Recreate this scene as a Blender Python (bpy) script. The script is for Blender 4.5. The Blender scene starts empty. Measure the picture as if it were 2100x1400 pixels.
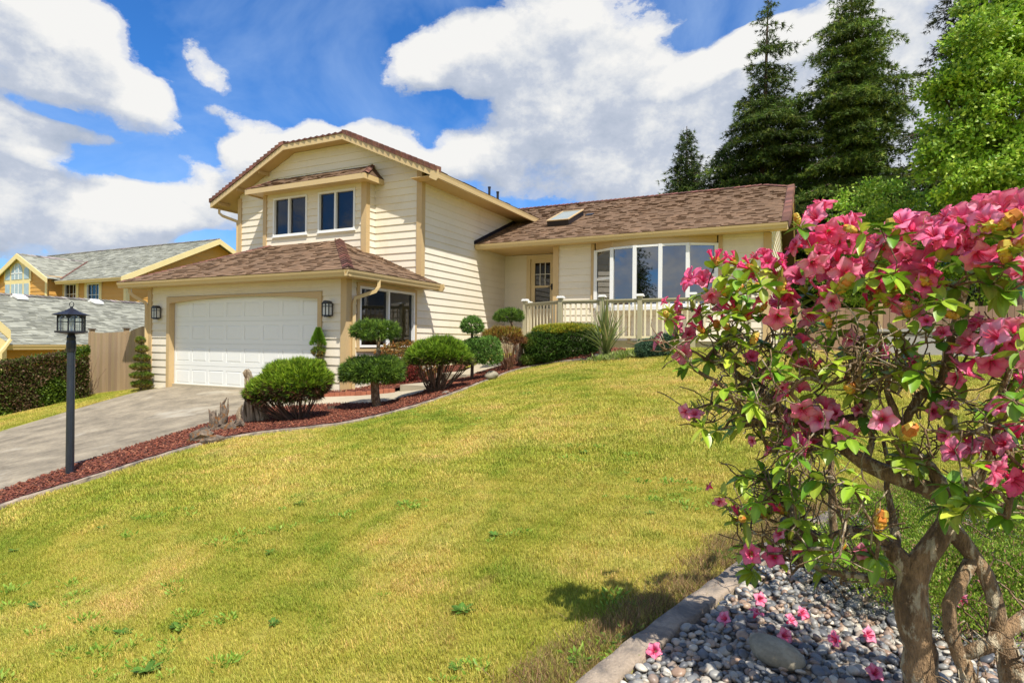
import bpy, math, random
import numpy as np
from mathutils import Vector
from mathutils.geometry import delaunay_2d_cdt
rng = np.random.default_rng(7); random.seed(7)
scene = bpy.context.scene; COL = scene.collection
PI = math.pi
# ------------------------------------------------------------------ viewpoint
F = 1228.; ya, pi_, ro = np.radians([26.16, .115, .55])
c_, s_ = np.cos(ya), np.sin(ya); cp, sp = np.cos(pi_), np.sin(pi_); cr, sr = np.cos(ro), np.sin(ro)
RT = np.array([c_, s_, 0]); FW = np.array([-s_*cp, c_*cp, sp]); UP = np.array([s_*sp, -c_*sp, cp])
def ray(x, y):
    a, b = x-1050, y-700
    u = a*cr+b*sr; v = -a*sr+b*cr
    return FW+RT*u/F-UP*v/F
def dep(x, y, t): return ray(x, y)*t
def onZ(x, y, Z): d = ray(x, y); return d*Z/d[2]
def onY(x, y, Y): d = ray(x, y); return d*Y/d[1]
def onX(x, y, X): d = ray(x, y); return d*X/d[0]
# ------------------------------------------------------------------ terrain height
CT = []
for x, y, z in [(1650,1300,-1.2),(1900,1380,-1.2),(1700,1070,-1.12),(1050,1400,-1.27),(600,1400,-1.42),(100,1400,-1.6),(1400,1200,-1.19),(1500,1000,-1.07),
 (600,1100,-1.36),(143,983,-1.59),(0,1045,-1.68),(0,1200,-1.66),(430,908,-1.42),(600,868,-1.32),(775,840,-1.2),(900,805,-.93),(968,785,-.83),(1040,764,-.65),
 (1130,745,-.45),(1228,737,-.4),(1313,735,-.4),(1430,733,-.38),(1900,745,-.42),(1300,840,-.8),(1050,850,-.93),(900,900,-1.12),(1500,850,-.8),(1900,850,-.75),
 (358,794,-1.19),(500,803,-1.19),(290,803,-1.3),(0,885,-1.9),(0,850,-1.95),(190,808,-1.6),(0,1005,-1.72),(640,812,-1.19)]:
    p = onZ(x, y, z); CT.append((p[0], p[1], z))
CT += [(-11.6,9.6,-1.19),(-8.5,9.5,-1.16),(-8,12.5,-.85),(-7.5,15,-.3),(-6,13.8,-.25),(-4,13.6,-.12),(-1,13.8,-.1),(2,15,-.2),(7,13,-.3),(-10,24,.3),(0,28,.6),(14,25,.6),(-25,15,-2.3),(-25,5,-2.9),(-12,-3,-3.0),(0,-5,-1.6),(5,0,-1.2),(8,7,-.7),(0,0,-1.3),(-40,40,-2),(30,40,1),(-18,20,-1.8)]
CA = np.array(CT); _n = len(CA)
def _U(r2): return np.where(r2 > 0, .5*r2*np.log(np.maximum(r2, 1e-12)), 0)
_D = ((CA[:, None, :2]-CA[None, :, :2])**2).sum(-1); _A = np.zeros((_n+3, _n+3))
_A[:_n, :_n] = _U(_D)+np.eye(_n)*.15; _A[:_n, _n] = 1; _A[:_n, _n+1:] = CA[:, :2]; _A[_n:, :_n] = _A[:_n, _n:].T
_w = np.linalg.solve(_A, np.r_[CA[:, 2], 0, 0, 0])
def H(x, y):
    x = np.atleast_1d(np.asarray(x, float)); y = np.atleast_1d(np.asarray(y, float)); out = np.empty(len(x))
    for i in range(0, len(x), 20000):
        a, b = x[i:i+20000], y[i:i+20000]
        r = (a[:, None]-CA[None, :, 0])**2+(b[:, None]-CA[None, :, 1])**2
        h = _U(r)@_w[:_n]+_w[_n]+_w[_n+1]*a+_w[_n+2]*b
        d = np.hypot(a+3, b-8); k = np.clip((d-26)/30, 0, 1); k = k*k*(3-2*k)
        out[i:i+20000] = h*(1-k)+(-2.4)*k
    return out
def h1(x, y): return float(H(x, y)[0])
_T = np.linspace(1, 60, 2400)
def G(px, py):
    d = ray(px, py); f = d[2]*_T-H(d[0]*_T, d[1]*_T); i = int(np.argmax(f < 0))
    a = f[i-1]/(f[i-1]-f[i]); return d*(_T[i-1]+a*(_T[1]-_T[0]))
# ------------------------------------------------------------------ object helpers
ORG = {}
def tag(o, label=None, cat=None, group=None, kind=None):
    if label: o['label'] = label
    if cat: o['category'] = cat
    if group: o['group'] = group
    if kind: o['kind'] = kind
    return o
def thing(name, loc, label, cat, group=None):
    o = bpy.data.objects.new(name, None); COL.objects.link(o); o.location = Vector([float(v) for v in loc]); o.empty_display_size = .1
    ORG[o.name] = np.array(loc, float); return tag(o, label, cat, group)
def mkobj(name, me, parent=None, link=True):
    o = bpy.data.objects.new(name, me)
    if link: COL.objects.link(o)
    if parent is not None: o.parent = parent; ORG[o.name] = ORG[parent.name]
    else: ORG[o.name] = np.zeros(3)
    return o
def npmesh(name, V, sizes, idx, mat, cols=None, smooth=False):
    me = bpy.data.meshes.new(name); V = np.asarray(V, np.float32); sizes = np.asarray(sizes, np.int32); idx = np.asarray(idx, np.int32)
    me.vertices.add(len(V)); me.vertices.foreach_set('co', V.ravel())
    me.loops.add(len(idx)); me.loops.foreach_set('vertex_index', idx)
    me.polygons.add(len(sizes)); st = np.zeros(len(sizes), np.int32); st[1:] = np.cumsum(sizes)[:-1]
    me.polygons.foreach_set('loop_start', st); me.polygons.foreach_set('loop_total', sizes)
    me.polygons.foreach_set('use_smooth', np.full(len(sizes), bool(smooth)))
    me.update(calc_edges=True); me.validate()
    if cols is None: cols = 1.
    if True:
        a = me.color_attributes.new('Col', 'FLOAT_COLOR', 'POINT'); c = np.ones((len(V), 4), np.float32); c[:, :3] = cols
        a.data.foreach_set('color', c.ravel())
    if mat: me.materials.append(mat)
    return me
class MB:
    def __init__(s): s.v = []; s.f = []; s.c = []; s.col = None
    def vert(s, p): s.v.append(tuple(float(t) for t in p)); s.c.append(s.col if s.col is not None else (1, 1, 1)); return len(s.v)-1
    def face(s, pts): s.f.append([s.vert(p) for p in pts])
    def box(s, a, b, T=None):
        x0, y0, z0 = a; x1, y1, z1 = b
        P = [(x0,y0,z0),(x1,y0,z0),(x1,y1,z0),(x0,y1,z0),(x0,y0,z1),(x1,y0,z1),(x1,y1,z1),(x0,y1,z1)]
        if T: P = [T(p) for p in P]
        i = [s.vert(p) for p in P]
        for q in ((0,3,2,1),(4,5,6,7),(0,1,5,4),(1,2,6,5),(2,3,7,6),(3,0,4,7)): s.f.append([i[k] for k in q])
    def prism(s, poly, ext):
        """poly: list of 3D points (planar), ext: extrusion vector"""
        e = np.array(ext, float); a = [s.vert(p) for p in poly]; b = [s.vert(np.array(p, float)+e) for p in poly]; n = len(poly)
        s.f.append(a[::-1]); s.f.append(b)
        for i in range(n): s.f.append([a[i], a[(i+1) % n], b[(i+1) % n], b[i]])
    def tube(s, pts, rad, n=8, caps=True, jit=0):
        pts = [np.array(p, float) for p in pts]; m = len(pts)
        if np.isscalar(rad): rad = [rad]*m
        t = pts[1]-pts[0]; t /= np.linalg.norm(t)+1e-9
        a = np.cross(t, [0, 0, 1.]) if abs(t[2]) < .9 else np.cross(t, [1., 0, 0]); a /= np.linalg.norm(a); rings = []
        for i in range(m):
            t = pts[min(i+1, m-1)]-pts[max(i-1, 0)]; t /= np.linalg.norm(t)+1e-9
            a = a-t*np.dot(a, t); a /= np.linalg.norm(a)+1e-9; b = np.cross(t, a); r = []
            for k in range(n):
                w = 2*PI*k/n; rr = rad[i]*(1+(random.uniform(-jit, jit) if jit else 0))
                r.append(s.vert(pts[i]+(a*math.cos(w)+b*math.sin(w))*rr))
            rings.append(r)
        for i in range(m-1):
            for k in range(n): s.f.append([rings[i][k], rings[i][(k+1) % n], rings[i+1][(k+1) % n], rings[i+1][k]])
        if caps: s.f.append(rings[0][::-1]); s.f.append(rings[-1])
    def lathe(s, c, prof, n=12, ph=0):
        rings = []
        for r, z in prof: rings.append([s.vert((c[0]+r*math.cos(ph+2*PI*k/n), c[1]+r*math.sin(ph+2*PI*k/n), c[2]+z)) for k in range(n)])
        for i in range(len(prof)-1):
            for k in range(n): s.f.append([rings[i][k], rings[i][(k+1) % n], rings[i+1][(k+1) % n], rings[i+1][k]])
        s.f.append(rings[0][::-1]); s.f.append(rings[-1])
    def build(s, name, mat, parent=None, smooth=False, link=True):
        V = np.array(s.v, float)
        if parent is not None: V = V-ORG[parent.name]
        me = npmesh(name, V, [len(f) for f in s.f], [i for f in s.f for i in f], mat, np.array(s.c, float), smooth)
        return mkobj(name, me, parent, link)
# ------------------------------------------------------------------ materials
def N(nt, t, **kw):
    n = nt.nodes.new(t)
    for k, v in kw.items(): setattr(n, k, v)
    return n
def ramp(nt, src, stops, interp='LINEAR'):
    r = N(nt, 'ShaderNodeValToRGB'); r.color_ramp.interpolation = interp; e = r.color_ramp.elements
    while len(e) < len(stops): e.new(.5)
    for i, (p, c) in enumerate(stops): e[i].position = p; e[i].color = (*c, 1) if len(c) == 3 else c
    nt.links.new(src, r.inputs[0]); return r.outputs[0]
def noise(nt, scale, detail=3, rough=.55, vec=None, dist=0):
    n = N(nt, 'ShaderNodeTexNoise'); n.inputs['Scale'].default_value = scale; n.inputs['Detail'].default_value = detail
    n.inputs['Roughness'].default_value = rough; n.inputs['Distortion'].default_value = dist
    if vec: nt.links.new(vec, n.inputs['Vector'])
    return n.outputs['Fac']
def mixc(nt, mode, f, a, b):
    m = N(nt, 'ShaderNodeMix', data_type='RGBA', blend_type=mode)
    for sock, v in ((m.inputs['Factor'], f), (m.inputs['A'], a), (m.inputs['B'], b)):
        if hasattr(v, 'links'): nt.links.new(v, sock)
        elif isinstance(v, (int, float)): sock.default_value = v
        else: sock.default_value = (*v, 1) if len(v) == 3 else v
    return m.outputs['Result']
def math_(nt, op, a, b=None, clamp=False):
    m = N(nt, 'ShaderNodeMath', operation=op, use_clamp=clamp)
    for i, v in enumerate((a, b)):
        if v is None: continue
        if hasattr(v, 'links'): nt.links.new(v, m.inputs[i])
        else: m.inputs[i].default_value = v
    return m.outputs[0]
def pos(nt, sc=(1, 1, 1)):
    g = N(nt, 'ShaderNodeNewGeometry'); m = N(nt, 'ShaderNodeMapping'); m.inputs['Scale'].default_value = sc
    nt.links.new(g.outputs['Position'], m.inputs['Vector']); return m.outputs[0]
def MAT(name, col, rough=.7, var=.15, vs=3., fine=40., bump=.0, bs=60., col_attr=True, metal=0, spec=.5, trans=0, stretch=(1, 1, 1), var2=None, emis=None, rnd=0):
    m = bpy.data.materials.new(name); m.use_nodes = True; nt = m.node_tree; b = nt.nodes['Principled BSDF']
    p = pos(nt, stretch)
    lo = tuple(max(0, c*(1-var)) for c in col); hi = tuple(min(1, c*(1+var)) for c in col)
    a = ramp(nt, noise(nt, vs, 4, .6, p), [(.3, lo), (.7, hi)])
    f = ramp(nt, noise(nt, fine, 3, .7, p), [(.25, (1-var*.8,)*3), (.75, (1+var*.5,)*3)])
    o = mixc(nt, 'MULTIPLY', 1., a, f)
    if var2:
        o = mixc(nt, 'MIX', ramp(nt, noise(nt, var2[1], 5, .65, p, .5), [(var2[2], (0,)*3), (var2[3], (1,)*3)]), o, var2[0])
    if col_attr:
        at = N(nt, 'ShaderNodeAttribute', attribute_name='Col'); o = mixc(nt, 'MULTIPLY', 1., o, at.outputs['Color'])
    if rnd:
        oi = N(nt, 'ShaderNodeObjectInfo'); o = mixc(nt, 'MULTIPLY', 1., o, ramp(nt, oi.outputs['Random'], [(0, (1-rnd,)*3), (1, (1+rnd,)*3)]))
    nt.links.new(o, b.inputs['Base Color']); b.inputs['Roughness'].default_value = rough; b.inputs['Metallic'].default_value = metal
    b.inputs['Specular IOR Level'].default_value = spec
    if bump:
        bn = N(nt, 'ShaderNodeBump'); bn.inputs['Strength'].default_value = bump; bn.inputs['Distance'].default_value = .01
        nt.links.new(noise(nt, bs, 4, .7, p), bn.inputs['Height']); nt.links.new(bn.outputs[0], b.inputs['Normal'])
    if trans:
        t = N(nt, 'ShaderNodeBsdfTranslucent'); nt.links.new(o, t.inputs['Color']); mx = N(nt, 'ShaderNodeMixShader'); mx.inputs[0].default_value = trans
        nt.links.new(b.outputs[0], mx.inputs[1]); nt.links.new(t.outputs[0], mx.inputs[2]); nt.links.new(mx.outputs[0], nt.nodes['Material Output'].inputs['Surface'])
    return m
def GLASS(name, tint=(.6, .65, .65), refl=.3):
    m = bpy.data.materials.new(name); m.use_nodes = True; nt = m.node_tree; nt.nodes.remove(nt.nodes['Principled BSDF'])
    g = N(nt, 'ShaderNodeBsdfGlossy'); g.inputs['Roughness'].default_value = .01; g.inputs['Color'].default_value = (.95, .97, 1, 1)
    t = N(nt, 'ShaderNodeBsdfTransparent'); t.inputs['Color'].default_value = (*tint, 1)
    bn = N(nt, 'ShaderNodeBump'); bn.inputs['Strength'].default_value = .02; bn.inputs['Distance'].default_value = .004
    nt.links.new(noise(nt, 1.6, 1, .4, pos(nt)), bn.inputs['Height']); nt.links.new(bn.outputs[0], g.inputs['Normal'])
    fr = N(nt, 'ShaderNodeLayerWeight'); k = math_(nt, 'POWER', fr.outputs['Facing'], 4.); k = math_(nt, 'MULTIPLY', k, .8); k = math_(nt, 'ADD', k, refl, True)
    mx = N(nt, 'ShaderNodeMixShader'); nt.links.new(k, mx.inputs[0]); nt.links.new(t.outputs[0], mx.inputs[1]); nt.links.new(g.outputs[0], mx.inputs[2])
    nt.links.new(mx.outputs[0], nt.nodes['Material Output'].inputs['Surface']); return m
M = {}
M['siding'] = MAT('siding_paint', (.80, .725, .59), .6, .05, .5, 25, .15, 90, stretch=(1, 1, .8), var2=((.72, .64, .495), 1.6, .52, .8))
M['trim'] = MAT('tan_trim_paint', (.56, .40, .20), .5, .05, 1.2, 30, .08)
M['gutter'] = MAT('tan_gutter_paint', (.62, .46, .23), .35, .05, 1., 20)
M['soffit'] = MAT('soffit_paint', (.55, .38, .17), .7, .04, 1., 20)
M['white'] = MAT('white_vinyl', (.82, .82, .80), .35, .02, 1., 20)
M['door'] = MAT('garage_door_paint', (.80, .81, .78), .45, .02, .8, 30, .03)
M['roof'] = MAT('brown_shingle', (.225, .145, .092), .95, .10, .8, 120, .5, 200, spec=.12)
M['cap'] = MAT('maroon_ridge_cap', (.155, .065, .045), .85, .2, 2, 120, .4, 200)
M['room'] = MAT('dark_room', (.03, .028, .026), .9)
M['glass'] = GLASS('window_glass', (.35, .36, .36), .05); M['glass_dark'] = GLASS('upper_window_glass', (.42, .43, .46), .05)
M['bowglass'] = GLASS('bow_glass', (.12, .13, .14), .24)
M['curtain'] = MAT('curtain_cloth', (.45, .43, .40), .9, .1, 2, 30)
M['black'] = MAT('black_metal', (.014, .013, .018), .42, .2, 6, 60, .05)
M['post'] = MAT('black_post_paint', (.022, .028, .042), .35, .35, 4, 50, .05, stretch=(1, 1, .15))
M['skyl'] = MAT('skylight_pane', (.26, .30, .28), .2, .1, 2)
M['frost'] = MAT('lantern_glass', (.62, .62, .58), .3, .05, 5, 30)
M['railpost'] = MAT('khaki_rail_paint', (.42, .38, .24), .6, .05, 2, 30)
M['baluster'] = MAT('cream_rail_paint', (.78, .69, .47), .6, .05, 2, 30)
M['nsiding'] = MAT('ochre_siding_paint', (.62, .33, .075), .65, .05, .8, 20, .1, stretch=(1, 1, 4))
M['ntrim'] = MAT('neighbour_cream_trim', (.80, .66, .32), .5, .04)
M['nroof'] = MAT('grey_shingle', (.30, .30, .24), .9, .15, .8, 120, .4, 200)
M['fence'] = MAT('cedar_fence_board', (.40, .285, .165), .8, .12, 2, 50, .3, 80, stretch=(3, 3, .3))
M['oldwood'] = MAT('weathered_wood', (.42, .33, .22), .9, .35, 4, 30, .9, 30, stretch=(4, 4, .5), var2=((.10, .055, .02), 5, .5, .62))
M['moss'] = MAT('mossy_driftwood', (.17, .13, .095), .95, .7, 11, 45, 1., 30, var2=((.20, .085, .02), 13, .52, .6))
M['bark'] = MAT('rhododendron_bark', (.26, .165, .085), .95, .6, 16, 85, 1., 48, stretch=(1, 1, .35), var2=((.50, .42, .28), 34, .52, .6))
for _n2 in M['bark'].node_tree.nodes:
    if _n2.type == 'BUMP': _n2.inputs['Distance'].default_value = .03
M['dbark'] = MAT('dark_bark', (.10, .065, .045), .95, .3, 6, 50, .6, 40, stretch=(1, 1, .3))
M['twig'] = MAT('brown_twig', (.14, .085, .055), .9, .3, 8, 60)
M['stone'] = MAT('river_rock', (.27, .235, .165), .7, .3, 9, 70, .3, 50, var2=((.38, .34, .25), 14, .5, .68))
M['leaf'] = MAT('leaf_green', (1, 1, 1), .5, .12, 4, 60, trans=.32, spec=.35)
M['leafglossy'] = MAT('rhododendron_leaf', (1, 1, 1), .36, .1, 20, 120, trans=.22, spec=.5)
M['needle'] = MAT('needle_green', (1, 1, 1), .6, .15, 2.5, 30, trans=.18, spec=.3)
M['petal'] = MAT('pink_petal', (1, 1, 1), .55, .04, 20, 150, trans=.3, spec=.2)
M['bud'] = MAT('bud_scale', (1, 1, 1), .5, .12, 60, 150, trans=.2)
M['brick'] = MAT('red_brick', (.38, .13, .07), .9, .2, 6, 60, .4, 80)
# ground materials
def ground_mat():
    m = bpy.data.materials.new('lawn_soil'); m.use_nodes = True; nt = m.node_tree; b = nt.nodes['Principled BSDF']; p = pos(nt)
    a = ramp(nt, noise(nt, .55, 5, .62, p, .6), [(.32, (.22, .25, .03)), (.5, (.42, .38, .06)), (.66, (.55, .46, .13))])
    f = ramp(nt, noise(nt, 45, 4, .75, p), [(.25, (.6, .6, .6)), (.75, (1.25, 1.25, 1.2))]); o = mixc(nt, 'MULTIPLY', 1., a, f)
    nt.links.new(o, b.inputs['Base Color']); b.inputs['Roughness'].default_value = .95; b.inputs['Specular IOR Level'].default_value = .1
    bn = N(nt, 'ShaderNodeBump'); bn.inputs['Strength'].default_value = .8; bn.inputs['Distance'].default_value = .03
    nt.links.new(noise(nt, 60, 4, .8, p), bn.inputs['Height']); nt.links.new(bn.outputs[0], b.inputs['Normal']); return m
def grass_mat():
    m = bpy.data.materials.new('grass_blade'); m.use_nodes = True; nt = m.node_tree; b = nt.nodes['Principled BSDF']; p = pos(nt)
    a = ramp(nt, noise(nt, .6, 5, .65, p, .7), [(.28, (.22, .34, .035)), (.42, (.41, .44, .06)), (.54, (.58, .53, .115)), (.70, (.70, .53, .19))])
    b2 = ramp(nt, noise(nt, 2.6, 4, .7, p, .4), [(.32, (.72, .86, .7)), (.5, (1, 1, 1)), (.68, (1.12, 1.02, 1.1))])
    dead = ramp(nt, noise(nt, 1.5, 4, .6, p, .9), [(.66, (0, 0, 0)), (.76, (1, 1, 1))])
    o = mixc(nt, 'MULTIPLY', 1., a, b2); o = mixc(nt, 'MIX', math_(nt, 'MULTIPLY', dead, .55), o, (.42, .27, .12))
    at = N(nt, 'ShaderNodeAttribute', attribute_name='Col'); o = mixc(nt, 'MULTIPLY', 1., o, at.outputs['Color'])
    nt.links.new(o, b.inputs['Base Color']); b.inputs['Roughness'].default_value = .6; b.inputs['Specular IOR Level'].default_value = .25
    t = N(nt, 'ShaderNodeBsdfTranslucent'); nt.links.new(o, t.inputs['Color']); mx = N(nt, 'ShaderNodeMixShader'); mx.inputs[0].default_value = .3
    nt.links.new(b.outputs[0], mx.inputs[1]); nt.links.new(t.outputs[0], mx.inputs[2]); nt.links.new(mx.outputs[0], nt.nodes['Material Output'].inputs['Surface']); return m
def instcol_mat(name, stops, rough=.7, bump=.2, bs=60, interp='LINEAR'):
    m = bpy.data.materials.new(name); m.use_nodes = True; nt = m.node_tree; b = nt.nodes['Principled BSDF']
    oi = N(nt, 'ShaderNodeObjectInfo'); o = ramp(nt, oi.outputs['Random'], stops, interp)
    f = ramp(nt, noise(nt, bs, 3, .6, pos(nt)), [(.3, (.8, .8, .8)), (.7, (1.15, 1.15, 1.15))]); o = mixc(nt, 'MULTIPLY', 1., o, f)
    nt.links.new(o, b.inputs['Base Color']); b.inputs['Roughness'].default_value = rough
    bn = N(nt, 'ShaderNodeBump'); bn.inputs['Strength'].default_value = bump; bn.inputs['Distance'].default_value = .005
    nt.links.new(noise(nt, bs, 3, .7, pos(nt)), bn.inputs['Height']); nt.links.new(bn.outputs[0], b.inputs['Normal']); return m
M['ground'] = ground_mat(); M['grass'] = grass_mat()
M['drive'] = MAT('aggregate_concrete', (.28, .235, .165), .95, .34, 2.2, 20, 1., 40, var2=((.42, .38, .30), 1.1, .58, .75))
M['path'] = MAT('path_concrete', (.44, .38, .27), .9, .14, 1, 120, .4, 200)
M['kerb'] = MAT('kerb_concrete', (.36, .285, .21), .95, .3, 5, 70, 1., 55, var2=((.17, .145, .12), 6, .45, .62))
M['mulchbase'] = MAT('mulch_base', (.15, .045, .03), 1, .3, 8, 60, .6)
M['chip'] = instcol_mat('mulch_chip', [(0, (.05, .018, .010)), (.3, (.14, .038, .019)), (.7, (.23, .062, .030)), (1, (.34, .14, .075))], .9)
M['pebble'] = instcol_mat('pebble_stone', [(0, (.08, .083, .09)), (.25, (.16, .165, .17)), (.45, (.26, .255, .235)), (.6, (.38, .35, .29)), (.7, (.24, .155, .11)), (.78, (.40, .27, .18)), (.88, (.48, .43, .34)), (1, (.64, .58, .48))], .42, .12)
M['gravelbase'] = MAT('gravel_base', (.10, .09, .08), 1, .2, 8, 60)
# ------------------------------------------------------------------ generic builders
class PL:
    def __init__(s, O, u, n): s.O = np.array(O, float); s.u = np.array(u, float); s.n = np.array(n, float)
    def p(s, a, z, d=0): return s.O+s.u*a+np.array([0, 0, 1.])*z+s.n*d
    def T(s): return lambda q: s.p(q[0], q[2], q[1])
EXP = .182; ZPH = 2.23
def siding(mb, pl, poly, holes=(), exp=EXP, tb=.023, tt=.003, ph=ZPH):
    """lap siding over polygon [(u,z)..]; each course a tilted board"""
    zs = [q[1] for q in poly]; z0, z1 = min(zs), max(zs); n = len(poly)
    def span(z):
        xs = []
        for i in range(n):
            (a, za), (b, zb) = poly[i], poly[(i+1) % n]
            if abs(za-zb) < 1e-9: continue
            if min(za, zb)-1e-7 <= z <= max(za, zb)+1e-7: xs.append(a+(b-a)*(z-za)/(zb-za))
        return (min(xs), max(xs)) if xs else None
    br = set(zs)
    for h in holes: br.add(h[2]); br.add(h[3])
    k0 = math.floor((z0-ph)/exp)
    for k in range(k0, int((z1-ph)/exp)+2):
        ca, cb = ph+k*exp, ph+(k+1)*exp; a, b = max(ca, z0), min(cb, z1)
        if b-a < 1e-5: continue
        cuts = sorted({a, b}|{z for z in br if a < z < b})
        off = lambda z: tt+(tb-tt)*(1-(z-ca)/exp)
        for za, zb in zip(cuts[:-1], cuts[1:]):
            sa, sb = span(za+1e-6), span(zb-1e-6)
            if sa is None or sb is None: continue
            iv = [(0., 1.)]; zm = (za+zb)/2; segs = [[(sa[0], sb[0]), (sa[1], sb[1])]]
            for h in holes:
                if h[2] < zm < h[3]:
                    new = []
                    for L, R_ in segs:
                        if h[1] <= min(L) or h[0] >= max(R_): new.append([L, R_]); continue
                        if h[0] > max(L): new.append([L, (h[0], h[0])])
                        if h[1] < min(R_): new.append([(h[1], h[1]), R_])
                    segs = new
            tone = random.uniform(.97, 1.02); mb.col = (tone, tone, tone)
            for L, R_ in segs:
                mb.face([pl.p(L[0], za, off(za)), pl.p(R_[0], za, off(za)), pl.p(R_[1], zb, off(zb)), pl.p(L[1], zb, off(zb))])
                if abs(za-ca) < 1e-6: mb.face([pl.p(L[0], za, 0), pl.p(R_[0], za, 0), pl.p(R_[0], za, tb), pl.p(L[0], za, tb)])
    mb.col = None
def shingles(mb, O, u, v, n, L, ul, ur, exp=.128, tabw=(.10, .24), cv=(.80, 1.18), under=True, tint=True):
    """courses of separate shingle tabs on a roof slope: u along the eave, v up the slope"""
    O, u, v, n = (np.array(a, float) for a in (O, u, v, n)); P = lambda a, b, d: O+u*a+v*b+n*d
    k = 0; w = 0.
    while w < L-1e-6:
        w2 = min(w+exp, L); a0, a1, b0, b1 = ul(w), ul(w2), ur(w), ur(w2)
        if min(b0, b1) > max(a0, a1)-.3:
            x = min(a0, a1)-random.uniform(0, .2); end = max(b0, b1)
            while x < end:
                x2 = x+random.uniform(*tabw); cl = lambda t, lo, hi: min(max(t, lo), hi)
                q0, q1, q2, q3 = cl(x, a0, b0), cl(x2, a0, b0), cl(x2, a1, b1), cl(x, a1, b1)
                th = random.choice((.010, .012, .024)); c = random.uniform(*cv); r = random.uniform(-.03, .03) if tint else 0
                mb.col = (c*(1+r), c, c*(1-r))
                if q1-q0 > .002 or q2-q3 > .002:
                    mb.face([P(q0, w, th), P(q1, w, th), P(q2, w2, .004), P(q3, w2, .004)])
                    mb.col = (c*.8, c*.8, c*.8); mb.face([P(q0, w, 0), P(q1, w, 0), P(q1, w, th), P(q0, w, th)])
                x = x2
        w = w2; k += 1
    mb.col = (1, 1, 1)
def caps(mb, A, B, d1, d2, step=.16, th=.022, w=.15):
    """overlapping ridge caps from A up to B; d1,d2 = unit directions down each side"""
    A, B, d1, d2 = (np.array(t, float) for t in (A, B, d1, d2)); L = np.linalg.norm(B-A); t = (B-A)/L
    up = -(d1+d2); up /= np.linalg.norm(up)+1e-9; n = max(1, int(L/step))
    for i in range(n):
        p = A+t*(L*i/n); q = A+t*(L*(i+1.25)/n); c = random.uniform(.5, 1.6); mb.col = (c, c*random.uniform(.9, 1.1), c*random.uniform(.9, 1.1))
        a = [p+up*th*1.6, q+up*th*.5]
        for d in (d1, d2):
            e = [p+d*w+up*th*1.2, q+d*w+up*.1*th]; h_ = up*max(.012, th*.38)
            mb.face([a[0], e[0], e[1], a[1]]); mb.face([a[0]-h_, e[0]-h_, e[0], a[0]]); mb.face([e[0], e[0]-h_, e[1]-h_, e[1]]); mb.face([a[0]-h_, a[1]-h_, e[1]-h_, e[0]-h_])
    mb.col = None
def window(parent, pl, a0, a1, z0, z1, sashes, d=.045, fw=.045, fmat='white', gmat='glass', grid=None, curtain=(), name='window', depth=.07, label=None):
    """frame with one glass pane per sash; sashes: list of (u0,u1,z0,z1) fractions"""
    f = MB(); T = pl.T()
    f.box((a0, -depth, z0), (a0+fw, d, z1), T); f.box((a1-fw, -depth, z0), (a1, d, z1), T)
    f.box((a0+fw, -depth, z0), (a1-fw, d, z0+fw), T); f.box((a0+fw, -depth, z1-fw), (a1-fw, d, z1), T)
    f.box((a0-.02, -.02, z0-.03), (a1+.02, d+.02, z0-.002), T)
    W, Hh = a1-a0, z1-z0; us = sorted({s[0] for s in sashes}-{0}); rects = []
    for s in sashes:
        x0, x1, y0, y1 = a0+W*s[0], a0+W*s[1], z0+Hh*s[2], z0+Hh*s[3]; rects.append((x0, x1, y0, y1))
        if s[0] > 0: f.box((x0-fw*.55, -depth+.01, y0+(fw if s[2] == 0 else 0)), (x0+fw*.55, d-.006, y1-(fw if s[3] == 1 else 0)), T)
        if s[2] > 0: f.box((x0+(fw if s[0] == 0 else fw*.55), -depth+.01, y0-fw*.5), (x1-(fw if s[1] == 1 else fw*.55), d-.008, y0+fw*.5), T)
    if grid:
        gx, gz, gr = grid
        for i in gr:
            x0, x1, y0, y1 = rects[i]
            for k in range(1, gx): xx = x0+(x1-x0)*k/gx; f.box((xx-.011, -.02, y0), (xx+.011, -.004, y1), T)
            for k in range(1, gz): zz = y0+(y1-y0)*k/gz; f.box((x0, -.021, zz-.011), (x1, -.005, zz+.011), T)
    w = f.build(name, M[fmat], parent)
    if label: w['label'] = label
    for x0, x1, y0, y1 in rects:
        g = MB(); g.box((x0, -.032, y0), (x1, -.026, y1), T); g.build('pane', M[gmat], w)
    for i in curtain:
        x0, x1, y0, y1 = rects[i]; g = MB(); n = max(6, int((x1-x0)/.035))
        for k in range(n):
            xa, xb = x0+(x1-x0)*k/n, x0+(x1-x0)*(k+1)/n; da, db = -.14-.03*(k % 2), -.14-.03*((k+1) % 2)
            g.face([pl.p(xa, y0, da), pl.p(xb, y0, db), pl.p(xb, y1, db), pl.p(xa, y1, da)])
        g.build('curtain', M['curtain'], w)
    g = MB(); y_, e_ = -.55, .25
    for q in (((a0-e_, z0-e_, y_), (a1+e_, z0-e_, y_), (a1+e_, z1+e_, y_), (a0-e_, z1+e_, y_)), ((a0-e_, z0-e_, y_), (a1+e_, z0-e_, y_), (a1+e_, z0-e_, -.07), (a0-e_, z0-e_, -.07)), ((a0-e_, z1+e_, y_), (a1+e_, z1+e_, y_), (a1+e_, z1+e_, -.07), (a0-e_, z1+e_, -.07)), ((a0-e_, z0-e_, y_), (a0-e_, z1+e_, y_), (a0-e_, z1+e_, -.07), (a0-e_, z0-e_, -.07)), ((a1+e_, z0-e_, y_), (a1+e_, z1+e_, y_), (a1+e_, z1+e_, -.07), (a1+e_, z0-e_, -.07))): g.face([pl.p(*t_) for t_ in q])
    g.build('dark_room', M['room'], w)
    return w
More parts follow.
